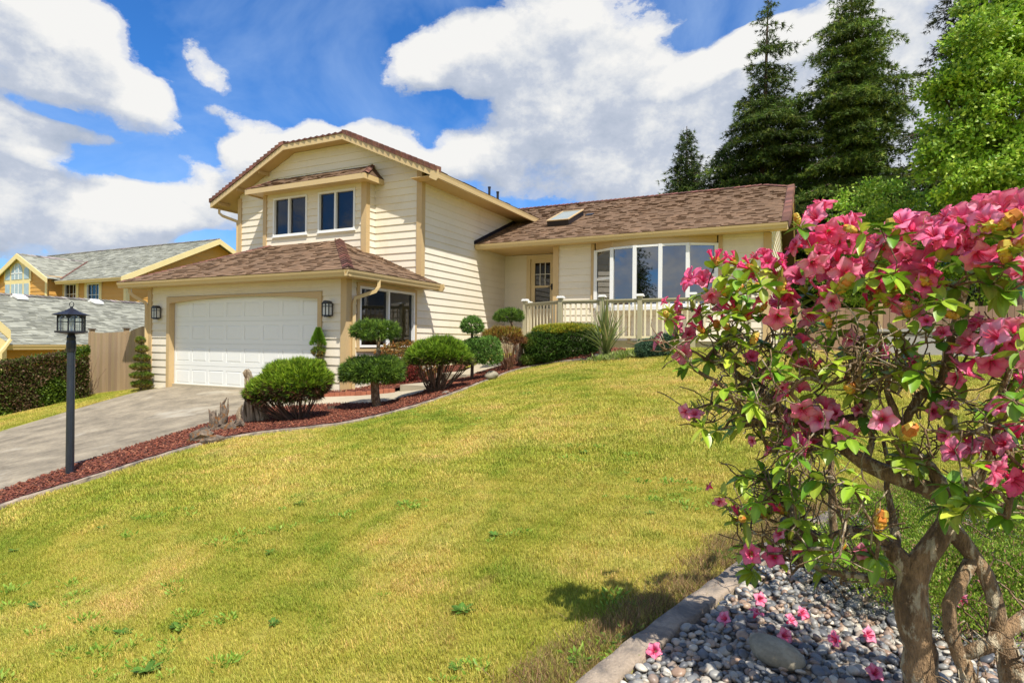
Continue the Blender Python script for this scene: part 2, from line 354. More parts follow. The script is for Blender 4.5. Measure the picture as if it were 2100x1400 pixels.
# ================================================================== HOUSE
XL, XR, Yg, Yu, Yr = -15.02, -8.58, 9.64, 12.30, 11.88
XM = (XL+XR)/2; Yb = 11.95; Yw = 15.5; Yd = 16.9; RX = -.38; WX = -.80
house = thing('house', (XM, Yg, -1.19), 'cream split level house with brown shingle roofs, tan trim and a white garage door', 'house')
def P3(*a): return np.array(a, float)
# --- lap siding walls
gf = PL((0, Yg, 0), (1, 0, 0), (0, -1, 0)); b = MB()
siding(b, gf, [(XL, -1.45), (XR, -1.45), (XR, 1.36), (XL, 1.36)], [(-14.32, -9.22, -2, 1.06)]); b.build('wall', M['siding'], house)
gs = PL((XR, 0, 0), (0, 1, 0), (1, 0, 0)); b = MB()
siding(b, gs, [(Yg, -1.45), (17.4, -1.45), (17.4, 1.33), (Yg, 1.33)], [(9.99, 12.05, -.09, 1.21)])
siding(b, gs, [(Yu, 1.33), (17.4, 1.33), (17.4, 4.05), (Yu, 4.05)]); b.build('wall', M['siding'], house)
uf = PL((0, Yu, 0), (1, 0, 0), (0, -1, 0)); b = MB(); SLP = .452
zsof = lambda x: min(5.19, 3.87+SLP*min(x-(XL-.74), (XR+.74)-x))+.03
siding(b, uf, [(XL, 1.3), (XR, 1.3), (XR, zsof(XR)), (XM+1.04, 5.22), (XM-1.04, 5.22), (XL, zsof(XL))]); b.build('wall', M['siding'], house)
BL, BR = -13.58, -10.02; b = MB()
W1, W2 = (-13.24, -11.99, 2.85, 3.91), (-11.60, -10.35, 2.85, 3.91)
siding(b, PL((0, Yb, 0), (1, 0, 0), (0, -1, 0)), [(BL, 2.2), (BR, 2.2), (BR, 4.02), (BL, 4.02)], [W1, W2])
siding(b, PL((BR, 0, 0), (0, 1, 0), (1, 0, 0)), [(Yb, 2.2), (Yu, 2.2), (Yu, 4.02), (Yb, 4.02)])
siding(b, PL((BL, 0, 0), (0, -1, 0), (-1, 0, 0)), [(-Yu, 2.2), (-Yb, 2.2), (-Yb, 4.02), (-Yu, 4.02)]); b.build('bay_wall', M['siding'], house)
wf = PL((0, Yw, 0), (1, 0, 0), (0, -1, 0)); b = MB()
siding(b, wf, [(-6.3, -.3), (WX, -.3), (WX, 2.70), (-6.3, 2.70)], [(-5.14, -1.96, .93, 2.70)]); b.build('wall', M['siding'], house)
df = PL((0, Yd, 0), (1, 0, 0), (0, -1, 0)); b = MB()
siding(b, df, [(XR, -.3), (-6.3, -.3), (-6.3, 2.72), (XR, 2.72)], [(-7.74, -6.84, .4, 2.64)])
siding(b, PL((-6.3, 0, 0), (0, -1, 0), (-1, 0, 0)), [(-Yd, -.3), (-Yw, -.3), (-Yw, 2.72), (-Yd, 2.72)]); b.build('wall', M['siding'], house)
b = MB(); siding(b, PL((WX, 0, 0), (0, 1, 0), (1, 0, 0)), [(Yw, -.4), (24.9, -.4), (24.9, 2.72), (21.1, 4.45), (19.3, 4.45), (Yw, 2.72)]); b.build('wall', M['siding'], house)
b = MB()   # plain rear and left shell
b.box((XL, Yg+.02, -1.6), (XL+.1, Yu, 1.35)); b.box((XL, Yu+.02, -1.6), (XL+.1, 17.29, 3.9)); b.box((XL, 17.3, -1.6), (XR, 17.4, 3.95)); b.box((-12, 24.8, -1), (WX, 24.9, 2.7)); b.box((XL+.1, Yu+.02, 1.2), (XR-.03, 17.3, 1.3))
b.box((-8.5, Yd+.03, -.4), (-8.4, 24.8, 2.7)); b.build('rear_wall', M['siding'], house)
b = MB(); b.box((XL+.11, Yg+.05, -1.19), (XR-.05, 17.2, -1.1)); b.box((XR+.02, Yw+.03, -.1), (WX-.03, 24.7, .0)); b.build('floor_slab', M['path'], house)
# --- corner and wall trim boards
t = .044
def vtrim(x0, x1, y0, y1, z0, z1): b = MB(); b.box((x0, y0, z0), (x1, y1, z1)); b.build('trim_board', M['trim'], house)
vtrim(XR-.11, XR+t, Yg-t, Yg+.02, -1.4, 1.36); vtrim(XR, XR+t, Yg+.02, Yg+.12, -1.4, 1.33)
vtrim(XL-t, XL+.10, Yg-t, Yg+.1, -1.45, 1.36)
vtrim(XR-.11, XR+t, Yu-t, Yu+.02, 1.5, 4.25); vtrim(XR, XR+t, Yu+.02, Yu+.11, 1.5, 4.2)
vtrim(XL-t, XL+.10, Yu-t, Yu+.1, 1.7, 4.15)
vtrim(BR-.12, BR+t, Yb-t, Yb+.02, 2.2, 4.02); vtrim(BR, BR+t, Yb+.02, Yb+.1, 2.2, 4.02); vtrim(BL-t, BL+.08, Yb-t, Yb+.08, 2.2, 4.02)
vtrim(-6.3-t, -6.3+.12, Yw-t, Yw+.08, -.3, 2.68)
vtrim(-5.24, -5.14, Yw-t, Yw+.01, .9, 2.68); vtrim(-1.96, -1.86, Yw-t, Yw+.01, .9, 2.68)
vtrim(WX-.13, WX+t, Yw-t, Yw+.12, -.3, 2.68)
vtrim(-4.22, -4.14, Yw-.035, Yw-.002, -.3, .9); vtrim(-3.02, -2.94, Yw-.035, Yw-.002, -.3, .9)
# side window surround
b = MB(); T = gs.T()
for a in ((9.94, 10.02, -.13, 1.25), (12.02, 12.10, -.13, 1.25), (10.02, 12.02, 1.18, 1.26), (9.94, 12.10, -.22, -.13)): b.box((a[0], -.01, a[2]), (a[1], .045 if a[2] > -.2 else .065, a[3]), T)
b.build('window_trim', M['trim'], house)
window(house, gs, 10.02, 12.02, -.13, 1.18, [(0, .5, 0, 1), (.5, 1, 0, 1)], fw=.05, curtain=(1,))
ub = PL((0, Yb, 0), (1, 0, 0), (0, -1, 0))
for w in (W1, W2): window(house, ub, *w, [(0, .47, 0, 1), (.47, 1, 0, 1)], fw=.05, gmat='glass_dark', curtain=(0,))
# --- garage opening: arched head trim, jambs, door
def arch(x): return .90+.115*(1-((x+11.78)/2.42)**2)
b = MB(); T = gf.T()
b.box((-14.32, -.10, -1.45), (-14.21, .045, .905), T); b.box((-9.33, -.10, -1.45), (-9.22, .045, .905), T)
b.box((-14.32, -.012, .905), (-14.21, .046, 1.05), T); b.box((-9.33, -.012, .905), (-9.22, .046, 1.05), T)
xs = np.linspace(-14.21, -9.33, 25)
for xa, xb in zip(xs[:-1], xs[1:]):
    za, zb = min(arch(xa), 1.03), min(arch(xb), 1.03)
    q = [gf.p(xa, za, .045), gf.p(xb, zb, .045), gf.p(xb, 1.05, .045), gf.p(xa, 1.05, .045)]; b.face(q)
    b.face([gf.p(xa, za, -.10), gf.p(xb, zb, -.10), gf.p(xb, zb, .045), gf.p(xa, za, .045)]); b.face([gf.p(xa, 1.05, .045), gf.p(xb, 1.05, .045), gf.p(xb, 1.05, 0), gf.p(xa, 1.05, 0)])
b.build('garage_trim', M['trim'], house)
b = MB(); D = -.11; dx0, dx1, dz0 = -14.25, -9.29, -1.175
b.box((dx0, D-.05, dz0), (dx1, D-.012, 1.04), T)
ns, nc = 4, 8; sh = 2.16/ns; cw = (dx1-dx0-.1)/nc
for r in range(ns):
    za, zb = dz0+r*sh+.004, dz0+(r+1)*sh-.004; y0, y1 = za+.10, zb-.10
    b.box((dx0, D-.011, za), (dx1, D, y0), T); b.box((dx0, D-.011, y1), (dx1, D, zb), T)
    for k in range(nc+1):
        xa = dx0+.05+k*cw-(.05 if k else .05); xb = xa+(.10 if k else .10); b.box((max(dx0, xa), D-.011, y0), (min(dx1, xb), D, y1), T)
    for k in range(nc):
        xa, xb = dx0+.05+k*cw+.05, dx0+.05+(k+1)*cw-.05; e = .035; o = .001
        R0 = [(xa, y0), (xb, y0), (xb, y1), (xa, y1)]; R1 = [(xa+e, y0+e), (xb-e, y0+e), (xb-e, y1-e), (xa+e, y1-e)]; dd = [D-.011+o, D-.001]
        for i in range(4):
            j = (i+1) % 4; b.face([gf.p(*R0[i], dd[0]), gf.p(*R0[j], dd[0]), gf.p(*R1[j], dd[1]), gf.p(*R1[i], dd[1])])
        b.face([gf.p(*q, dd[1]) for q in R1])
b.build('garage_door', M['door'], house)
b = MB(); b.box((dx0, D-.03, dz0-.03), (dx1, D+.01, dz0-.002), T); b.build('door_seal', M['black'], house)
# --- entry door with storm glass
b = MB(); T = df.T(); b.box((-7.80, -.06, .4), (-7.68, .045, 2.70), T); b.box((-6.90, -.06, .4), (-6.80, .045, 2.70), T); b.box((-7.68, -.06, 2.58), (-6.90, .045, 2.70), T)
b.box((-7.68, -.05, .42), (-7.54, -.01, 2.58), T); b.box((-7.03, -.05, .42), (-6.90, -.01, 2.58), T); b.box((-7.54, -.05, 2.46), (-7.03, -.01, 2.58), T); b.box((-7.54, -.05, .42), (-7.03, -.01, 1.05), T)
b.box((-7.54, -.05, 1.70), (-7.03, -.012, 1.76), T)
ed = b.build('front_door', MAT('pale_tan_door_paint', (.70, .56, .33), .5, .04), house)
b = MB()
for k in (1, 2): x = -7.54+.51*k/3; b.box((x-.009, -.035, 1.76), (x+.009, -.018, 2.46), T)
b.box((-7.54, -.034, 2.10), (-7.03, -.019, 2.118), T); b.build('muntins', M['white'], ed)
b = MB(); b.box((-7.54, -.045, 1.05), (-7.03, -.04, 1.70), T); b.box((-7.54, -.045, 1.76), (-7.03, -.04, 2.46), T); b.build('pane', M['glass_dark'], ed)
b = MB(); b.box((-6.99, -.01, 1.62), (-6.94, .03, 1.80), T); b.tube([df.p(-6.965, 1.72, .03), df.p(-6.965, 1.72, .07), df.p(-7.05, 1.71, .075)], .014, 6); b.build('handle', M['black'], ed)
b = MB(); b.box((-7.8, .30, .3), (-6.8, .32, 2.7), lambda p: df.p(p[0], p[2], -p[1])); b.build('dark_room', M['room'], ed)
b = MB(); b.box((-8.4, 15.6, -.3), (-6.4, 16.85, .38)); b.box((-8.4, 15.25, -.3), (-6.4, 15.59, .16)); b.build('entry_step', M['path'], house)
# --- bow window
BW = [(-5.10, 15.47), (-4.56, 15.16), (-3.93, 15.05), (-3.28, 15.05), (-2.63, 15.15), (-2.00, 15.47)]; bz0, bz1 = .95, 2.50
bow = MB()
for x, y in BW: bow.box((x-.045, y-.05, bz0+.001), (x+.045, y+.05, bz1-.001))
def slab(mb, z0, z1, off, back):
    pts = [(x, y-off) for x, y in BW]; pts[0] = (BW[0][0]-off*.6, Yw-.03); pts[-1] = (BW[-1][0]+off*.6, Yw-.03)
    mb.prism([P3(x, y, z0) for x, y in pts]+[P3(BW[-1][0], back, z0), P3(BW[0][0], back, z0)], (0, 0, z1-z0))
slab(bow, bz0-.09, bz0, .07, 15.6)
for (xa, y_a), (xb, y_b) in zip(BW[:-1], BW[1:]):
    dv = np.array([xb-xa, y_b-y_a, 0]); L_ = np.linalg.norm(dv); dv /= L_; nv = np.array([dv[1], -dv[0], 0]); q = PL((xa, y_a, 0), dv, nv); T = q.T()
    bow.box((.04, -.035, bz0), (L_-.04, .035, bz0+.055), T); bow.box((.04, -.035, bz1-.055), (L_-.04, .035, bz1), T)
    if (xa, xb) in ((-5.10, -4.56), (-2.63, -2.00)): bow.box((.04, -.03, 1.68), (L_-.04, .03, 1.75), T)
bw = bow.build('bow_window', M['white'], house)
for (xa, y_a), (xb, y_b) in zip(BW[:-1], BW[1:]):
    dv = np.array([xb-xa, y_b-y_a, 0]); L_ = np.linalg.norm(dv); dv /= L_; nv = np.array([dv[1], -dv[0], 0]); q = PL((xa, y_a, 0), dv, nv)
    for za, zb in (((bz0+.05, 1.69), (1.74, bz1-.05)) if (xa, xb) in ((-5.10, -4.56), (-2.63, -2.00)) else ((bz0+.05, bz1-.05),)):
        g = MB(); g.box((.045, -.008, za), (L_-.045, -.002, zb), q.T()); g.build('pane', M['bowglass'], bw)
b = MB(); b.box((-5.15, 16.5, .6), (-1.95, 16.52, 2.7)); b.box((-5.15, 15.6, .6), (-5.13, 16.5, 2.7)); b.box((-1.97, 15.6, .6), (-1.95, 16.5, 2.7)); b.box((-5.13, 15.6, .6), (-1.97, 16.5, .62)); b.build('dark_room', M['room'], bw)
b = MB(); slab(b, bz1+.001, 2.72, .02, 15.6); b.build('bow_soffit_box', M['trim'], house)
b = MB(); slab(b, .40, bz0-.091, -.02, 15.6)
# bracket boards under the bow seat are hidden by the wall; keep it as a shallow skirt
b2 = MB(); b2.box((-5.05, 15.44, bz0-.22), (-2.05, 15.478, bz0-.092)); b2.build('bow_skirt', M['siding'], house)
# --- roofs
def capobj(fn, parent, *a, mat='cap'):
    c = MB(); fn(c, *a); c.build('ridge_cap', M[mat], parent)
gz, gsl = 1.42, .424
def rl(sl): return math.sqrt(1+sl*sl)
r = MB(); sn = rl(gsl); Lg = (Yu-9.14)*sn
shingles(r, (0, 9.14, gz), (1, 0, 0), (0, 1/sn, gsl/sn), (0, -gsl/sn, 1/sn), Lg, lambda w: -15.6+.78*w/sn, lambda w: -8.08-w/sn)
r.col = (.5, .5, .5); r.face([(-15.6, 9.14, gz-.004), (-8.08, 9.14, gz-.004), (-8.08-3.16, Yu, gz+3.16*gsl-.004), (-15.6+3.16*.78, Yu, gz+3.16*gsl-.004)])
shingles(r, (-8.08, 0, gz), (0, 1, 0), (-1/sn, 0, gsl/sn), (gsl/sn, 0, 1/sn), Lg, lambda w: 9.14+w/sn, lambda w: max(Yu-.01, 12.48-w/sn*.4) if w/sn < .5 else Yu-.01)
r.col = (.5, .5, .5); r.face([(-8.08, 9.14, gz-.004), (-8.08, 12.45, gz-.004), (-8.58, 12.3, gz+.5*gsl-.004), (-8.08-3.16, Yu, gz+3.16*gsl-.004)])
s2 = gsl/.78; sn2 = rl(s2)
shingles(r, (-15.6, 0, gz), (0, -1, 0), (1/sn2, 0, s2/sn2), (-s2/sn2, 0, 1/sn2), 2.46*sn2, lambda w: -Yu, lambda w: -(9.14+w/sn2/.78))
r.face([(-15.6, 9.14, gz-.004), (-15.6, Yu, gz-.004), (-15.6+2.465, Yu, gz+3.16*gsl-.004)])
gr = r.build('roof', M['roof'], house)
c = MB(); d1 = np.array([-.3, -1, -gsl]); d1 /= np.linalg.norm(d1); d2 = np.array([1, .3, -gsl]); d2 /= np.linalg.norm(d2)
capobj(caps, gr, (-8.14, 9.20, gz+.03), (-11.22, 12.28, gz+3.14*gsl+.02), d1, d2, .21, .065, .14)
capobj(caps, gr, (-15.5, 9.2, gz+.03), (-13.16, Yu-.02, gz+3.14*gsl+.02), (1/1.09*.9, -.3, -gsl*.6), (-.7, .5, -.5), .15, .012, .12)
# upper roof
uz = 4.04; uL, uR = XL-.74, XR+.74; hw = XM-uL; Yk = 17.95; sn = rl(SLP); zr = uz+hw*SLP; r = MB(); rk = 1.04
for sgn, x0 in ((1, uL), (-1, uR)):
    uu = (0, 1, 0) if sgn < 0 else (0, -1, 0); e = hw-rk
    f1 = lambda w: (Yr+max(0, w/sn-e)*1.1)
    if sgn < 0: shingles(r, (x0, 0, uz), uu, (-1/sn, 0, SLP/sn), (SLP/sn, 0, 1/sn), hw*sn, f1, lambda w: Yk, exp=.17, tabw=(.2, .4))
    else: shingles(r, (x0, 0, uz), uu, (1/sn, 0, SLP/sn), (-SLP/sn, 0, 1/sn), hw*sn, lambda w: -Yk, lambda w: -f1(w), exp=.17, tabw=(.2, .4))
    q = [(x0, Yr, uz-.005), (x0, Yk, uz-.005), (XM, Yk, zr-.005), (XM, Yr+rk*1.1, zr-.005), (x0+sgn*e, Yr, uz+e*SLP-.005)]; r.col = (.6, .6, .6); r.face(q)
s3 = SLP/1.1; sn3 = rl(s3)
shingles(r, (0, Yr, uz+(hw-rk)*SLP), (1, 0, 0), (0, 1/sn3, s3/sn3), (0, -s3/sn3, 1/sn3), rk*1.1*sn3, lambda w: XM-rk+w/sn3/1.1, lambda w: XM+rk-w/sn3/1.1, exp=.17)
r.face([(XM-rk, Yr, uz+(hw-rk)*SLP-.005), (XM+rk, Yr, uz+(hw-rk)*SLP-.005), (XM, Yr+rk*1.1, zr-.005)])
for sgn, x0 in ((1, uL), (-1, uR)):      # deck underside / soffit
    r.col = (1, 1, 1)
ur_ = r.build('roof', M['roof'], house)
b = MB()
for sgn, x0 in ((1, uL), (-1, uR)):
    q = [P3(x0, Yr, uz-.14), P3(x0, Yk, uz-.14), P3(XM, Yk, zr-.14), P3(XM, Yr+.02, zr-.14-.45), P3(x0+sgn*(hw-rk), Yr, uz-.14+(hw-rk)*SLP)]
    b.face([P3(x0, Yr+.03, uz-.13), P3(x0, Yk, uz-.13), P3(XM-sgn*0, Yk, zr-.13), P3(XM, Yr+.03, zr-.13)] if False else [P3(x0, Yr+.03, uz-.13), P3(x0, Yk, uz-.13), P3(x0+sgn*(hw-rk), Yk, uz-.13+(hw-rk)*SLP), P3(x0+sgn*(hw-rk), Yr+.03, uz-.13+(hw-rk)*SLP)])
zc_ = uz-.13+(hw-rk)*SLP; b.face([P3(XM-rk, Yr+.03, zc_), P3(XM+rk, Yr+.03, zc_), P3(XM+rk, Yu+.05, zc_), P3(XM-rk, Yu+.05, zc_)])
b.face([P3(uL, Yk, uz-.13), P3(uR, Yk, uz-.13), P3(XM, Yk, zr-.02)])
# look-out beams under the left rake
for fr in (.10, .36, .66):
    x = uL+fr*(hw-rk); z = uz-.135+fr*(hw-rk)*SLP; b.box((x-.02, Yr+.04, z-.09), (x+.02, Yu, z))
b.build('soffit', M['soffit'], house)
b = MB(); fh = .15   # rake boards
def rake(mb, xa, za, xb, zb, y0, y1, h): mb.prism([P3(xa, y0, za), P3(xb, y0, zb), P3(xb, y0, zb+h), P3(xa, y0, za+h)], (0, y1-y0, 0))
zb0 = uz-.17; zc0 = zb0+(hw-rk)*SLP
rake(b, uL, zb0, XM-rk, zc0, Yr-.012, Yr+.028, fh); rake(b, XM-rk, zc0, XM+rk, zc0, Yr-.012, Yr+.028, fh); rake(b, XM+rk, zc0, uR, zb0, Yr-.012, Yr+.028, fh)
b.box((uL-.0, Yr+.03, zb0+.01), (uL+.03, Yk, zb0+.16))
b.box((uR-.03, Yr+.03, zb0+.01), (uR-.001, Yk, zb0+.16)); b.build('rake_board', M['gutter'], house)
c = MB()
def rakecaps(mb, A, B, n, h=.13, y0=None, up=(0, 0, 1)):
    A, B = np.array(A, float), np.array(B, float)
    for i in range(n):
        p = A+(B-A)*i/n; q = A+(B-A)*(i+1.08)/n; k = random.uniform(.75, 1.4); mb.col = (k, k*random.uniform(.9, 1.1), k*random.uniform(.9, 1.1)); o = .016
        lo = p+[0, -.05, 0]; lo2 = q+[0, -.018, 0]
        mb.face([lo, lo2, lo2+[0, .004, h-.03], lo+[0, -.004, h]])
        mb.face([lo+[0, -.004, h], lo2+[0, .004, h-.03], lo2+[0, .2, h-.01], lo+[0, .2, h+.018]]); mb.face([lo, lo+[0, -.004, h], lo+[0, .2, h+.018], lo+[0, .2, 0]])
    mb.col = None
capobj(rakecaps, ur_, (uL-.01, Yr, zb0+fh), (XM-rk, Yr, zc0+fh), 21, .12); capobj(rakecaps, ur_, (uR+.01, Yr, zb0+fh), (XM+rk, Yr, zc0+fh), 17, .125); capobj(rakecaps, ur_, (XM+rk+.02, Yr, zc0+fh), (XM-rk, Yr, zc0+fh), 10, .05)
def gutter(name, A, B, n, w=.11, h=.125, parent=house):
    """K-profile gutter from A to B; n = outward horizontal normal"""
    A, B, n = (np.array(t, float) for t in (A, B, n)); prof = [(0, 0), (w*.62, 0), (w*.72, h*.35), (w*.9, h*.62), (w, h), (w-.012, h), (w-.03, h*.7), (.01, .02), (.01, h-.01), (0, h-.01)]
    mb = MB(); mb.prism([A+n*a+[0, 0, z] for a, z in prof], B-A); return mb.build(name, M['gutter'], parent)
gutter('gutter', (-15.6, 9.24, 1.285), (-8.10, 9.24, 1.285), (0, -1, 0)); gutter('gutter', (-8.18, 9.13, 1.285), (-8.18, 12.44, 1.285), (1, 0, 0))
gutter('gutter', (-7.93, 11.93, 3.89), (-7.93, 17.9, 3.89), (1, 0, 0), .10, .14); gutter('gutter', (XR+.03, 15.02, 2.665), (-.40, 15.02, 2.665), (0, -1, 0), .11, .13)
b = MB(); b.prism([P3(-8.03, 12.44, 1.24), P3(-7.98, 12.44, 1.33), P3(-8.0, 12.44, 1.42), P3(-8.3, 12.44, 1.42), P3(-8.3, 12.44, 1.27)], (0, .035, 0))
b.prism([P3(-8.2, 11.95, 3.78) if False else P3(-7.86, 11.85, 3.80), P3(-7.80, 11.85, 3.86), P3(-7.80, 11.85, 4.06), P3(-7.98, 11.85, 4.04), P3(-8.06, 11.85, 3.90)], (0, .03, 0))
b.box((-15.55, 9.241, 1.27), (-8.18, 9.27, 1.40)); b.box((-8.21, 9.27, 1.27), (-8.181, 12.44, 1.40)); b.box((XR+.03, 15.021, 2.65), (-.41, 15.05, 2.78))
b.build('fascia', M['gutter'], house)
b = MB(); b.box((-15.55, 9.27, 1.30), (-8.21, Yg-.002, 1.315)); b.box((XR+.002, Yg, 1.30), (-8.211, 12.42, 1.315)); b.box((-15.6, Yg, 1.30), (XL-.002, 12.3, 1.315))
b.box((XR+.03, 15.05, 2.695), (WX+.38, Yw-.03, 2.71)); b.box((XR+.03, Yw-.03, 2.725), (-6.32, Yd-.025, 2.74)); b.box((XR+.002, Yu+.02, 3.95), (-7.94, 17.9, 3.965)); b.box((XR-.05, Yr+.032, 3.95), (-7.94, Yu-.03, 3.965)); b.build('soffit', M['soffit'], house)
# bay roof
r = MB(); be = 11.53; bsl = .42/.77; sn = rl(bsl); bx0, bx1 = BL-.3, BR+.3; bz = 4.13; bd = Yu-be
shingles(r, (0, be, bz), (1, 0, 0), (0, 1/sn, bsl/sn), (0, -bsl/sn, 1/sn), bd*sn, lambda w: bx0+w/sn*.5, lambda w: bx1-w/sn*.5, exp=.13)
r.col = (.5,)*3; r.face([(bx0, be, bz-.004), (bx1, be, bz-.004), (bx1-.5*bd, Yu, bz+.42-.004), (bx0+.5*bd, Yu, bz+.42-.004)]); r.face([(bx1, be, bz-.004), (bx1, Yu, bz-.004), (bx1-.5*bd, Yu, bz+.42-.004)]); r.face([(bx0, be, bz-.004), (bx0, Yu, bz-.004), (bx0+.5*bd, Yu, bz+.42-.004)])
br_ = r.build('bay_roof', M['roof'], house)
c = MB(); capobj(caps, br_, (bx1-.01, be+.02, bz+.02), (bx1-.5*bd, Yu-.03, bz+.43), (-.5, -.75, -.45), (.8, .3, -.4), .13, .03, .1); capobj(caps, br_, (bx0+.01, be+.02, bz+.02), (bx0+.5*bd, Yu-.03, bz+.43), (.5, -.75, -.45), (-.8, .3, -.4), .13, .02, .1)
b = MB(); b.box((bx0, be-.02, 3.99), (bx1, be+.01, 4.12)); b.box((bx1-.03, be+.01, 3.99), (bx1, Yu-.02, 4.12)); b.box((bx0, be+.01, 3.99), (bx0+.03, Yu-.02, 4.12)); b.box((bx0+.03, be+.01, 4.02), (bx1-.03, Yu-.02, 4.035)); b.build('bay_fascia', M['gutter'], house)
# wing roof
wz = 2.80; wy = 14.93; ry = 20.2; rz = 4.97; wsl = (rz-wz)/(ry-wy); sn = rl(wsl); r = MB(); ck = .8
rr = lambda w: RX-max(0, w/sn-(ry-wy-ck))*1.0
shingles(r, (0, wy, wz), (1, 0, 0), (0, 1/sn, wsl/sn), (0, -wsl/sn, 1/sn), (ry-wy)*sn, lambda w: (XR+.02 if wy+w/sn < 17.4 else -12.), rr)
r.col = (.5,)*3; r.face([(XR, wy, wz-.006), (RX, wy, wz-.006), (RX, ry-ck, rz-ck*wsl-.006), (RX-ck, ry, rz-.006), (XR, ry, rz-.006)]); r.face([(XR, 17.4, wz+(17.4-wy)*wsl-.006), (XR, ry, rz-.006), (-12, ry, rz-.006), (-12, 17.4, wz+(17.4-wy)*wsl-.006)])
r.face([(-12, ry, rz-.006), (RX-ck, ry, rz-.006), (RX, ry+ck, rz-ck*wsl-.006), (RX, 25.47, wz-.006), (-12, 25.47, wz-.006)])
s4 = wsl; sn4 = rl(s4); shingles(r, (RX, 0, rz-ck*wsl), (0, 1, 0), (-1/sn4, 0, s4/sn4), (s4/sn4, 0, 1/sn4), ck*sn4, lambda w: ry-ck+w/sn4, lambda w: ry+ck-w/sn4)
wr_ = r.build('roof', M['roof'], house)
c = MB(); capobj(caps, wr_, (RX-.02, ry-ck, rz-ck*wsl+.03), (RX-.02, wy+.05, wz+.03)[::1], (-1, 0, 0), (.25, 0, -.97), .24, .055, .14)
capobj(caps, wr_, (RX-.9, ry, rz+.03), (-11.9, ry, rz+.03), (0, -.92, -.38), (0, .92, -.38), .16, .022, .13)
capobj(caps, wr_, (RX, ry-ck, rz-ck*wsl+.03), (RX-ck, ry, rz+.03), (-.6, -.75, -.3), (.75, .6, -.3), .15, .02, .12)
capobj(caps, wr_, (RX-.02, ry+ck, rz-ck*wsl+.03), (RX-.02, 25.4, wz+.03), (-1, 0, 0), (.25, 0, -.97), .15, .022, .13)
b = MB()
b.prism([P3(RX-.03, wy, wz-.17), P3(RX-.03, ry-ck, rz-ck*wsl-.17), P3(RX-.03, ry-ck, rz-ck*wsl-.01), P3(RX-.03, wy, wz-.01)], (.03, 0, 0)); b.box((RX-.03, ry-ck, rz-ck*wsl-.17), (RX, ry+ck, rz-ck*wsl-.01))
b.prism([P3(RX-.03, ry+ck, rz-ck*wsl-.17), P3(RX-.03, 25.4, wz-.17), P3(RX-.03, 25.4, wz-.01), P3(RX-.03, ry+ck, rz-ck*wsl-.01)], (.03, 0, 0)); b.build('rake_board', M['gutter'], house)
# flashing strip where the wing roof meets the wall
b = MB(); b.prism([P3(XR+.021, wy-.03, wz+.0), P3(XR+.021, 17.4, wz+(17.4-wy+.03)*wsl), P3(XR+.021, 17.4, wz+(17.4-wy)*wsl+.12), P3(XR+.021, wy-.03, wz+.10)], (.01, 0, 0)); b.build('flashing', M['black'], wr_)
# skylight
q = PL((0, wy, wz), (1, 0, 0), (0, -wsl/sn, 1/sn)); vv = np.array([0, 1/sn, wsl/sn])
def RT3(x, y, d): return np.array([x, wy, wz])+vv*((y-wy)*sn)+np.array([0, -wsl/sn, 1/sn])*d
b = MB(); T = lambda p: RT3(p[0], p[1], p[2])
x0, x1, y0, y1 = -6.98, -6.30, 16.55, 17.85
b.box((x0, y0, .0), (x1, y1, .17), T); sk = b.build('skylight', M['black'], house)
b = MB(); b.box((x0-.02, y0-.02, .172), (x1+.02, y0+.04, .20), T); b.box((x0-.02, y1-.04, .172), (x1+.02, y1+.02, .20), T); b.box((x0-.02, y0+.04, .172), (x0+.04, y1-.04, .20), T); b.box((x1-.04, y0+.04, .172), (x1+.02, y1-.04, .20), T); b.build('frame', M['trim'], sk)
b = MB(); b.box((x0+.04, y0+.04, .175), (x1-.04, y1-.04, .19), T); b.build('pane', M['skyl'], sk)
b = MB(); b.box((x1+.08, y1-.1, .01), (x1+.3, y1+.15, .035), T); b.build('flashing', M['black'], sk)
for x, y, z0, z1 in ((-9.0, 16.6, 4.5, 4.86), (-8.78, 16.75, 4.4, 4.72)):
    b = MB(); b.lathe((x, y, 0), [(.04, z0-.1), (.04, z1), (.05, z1+.001), (.05, z1+.04)], 8); b.build('vent_pipe', M['black'], house)
# downspouts
def spout(pts, r_=.042):
    b = MB(); b.tube(pts, r_, 4); o = b.build('downspout', M['gutter'], house); return o
spout([(-8.15, 10.15, 1.30), (-8.15, 10.15, 1.16), (-8.20, 10.10, 1.06), (-8.48, 9.80, .90), (XR+.075, 9.78, .78), (XR+.075, 9.78, -1.2)], .05)
spout([(-15.35, 9.32, 1.30), (-15.35, 9.32, 1.18), (-15.30, 9.36, 1.1), (-15.10, 9.56, .93), (-15.09, 9.58, .82), (-15.09, 9.58, -1.4)], .05)
spout([(-15.6, 12.05, 3.86), (-15.6, 12.05, 3.74), (-15.52, 12.1, 3.66), (-15.12, 12.28, 3.5), (-15.10, 12.28, 3.4), (-15.1, 12.28, 2.0)], .045)
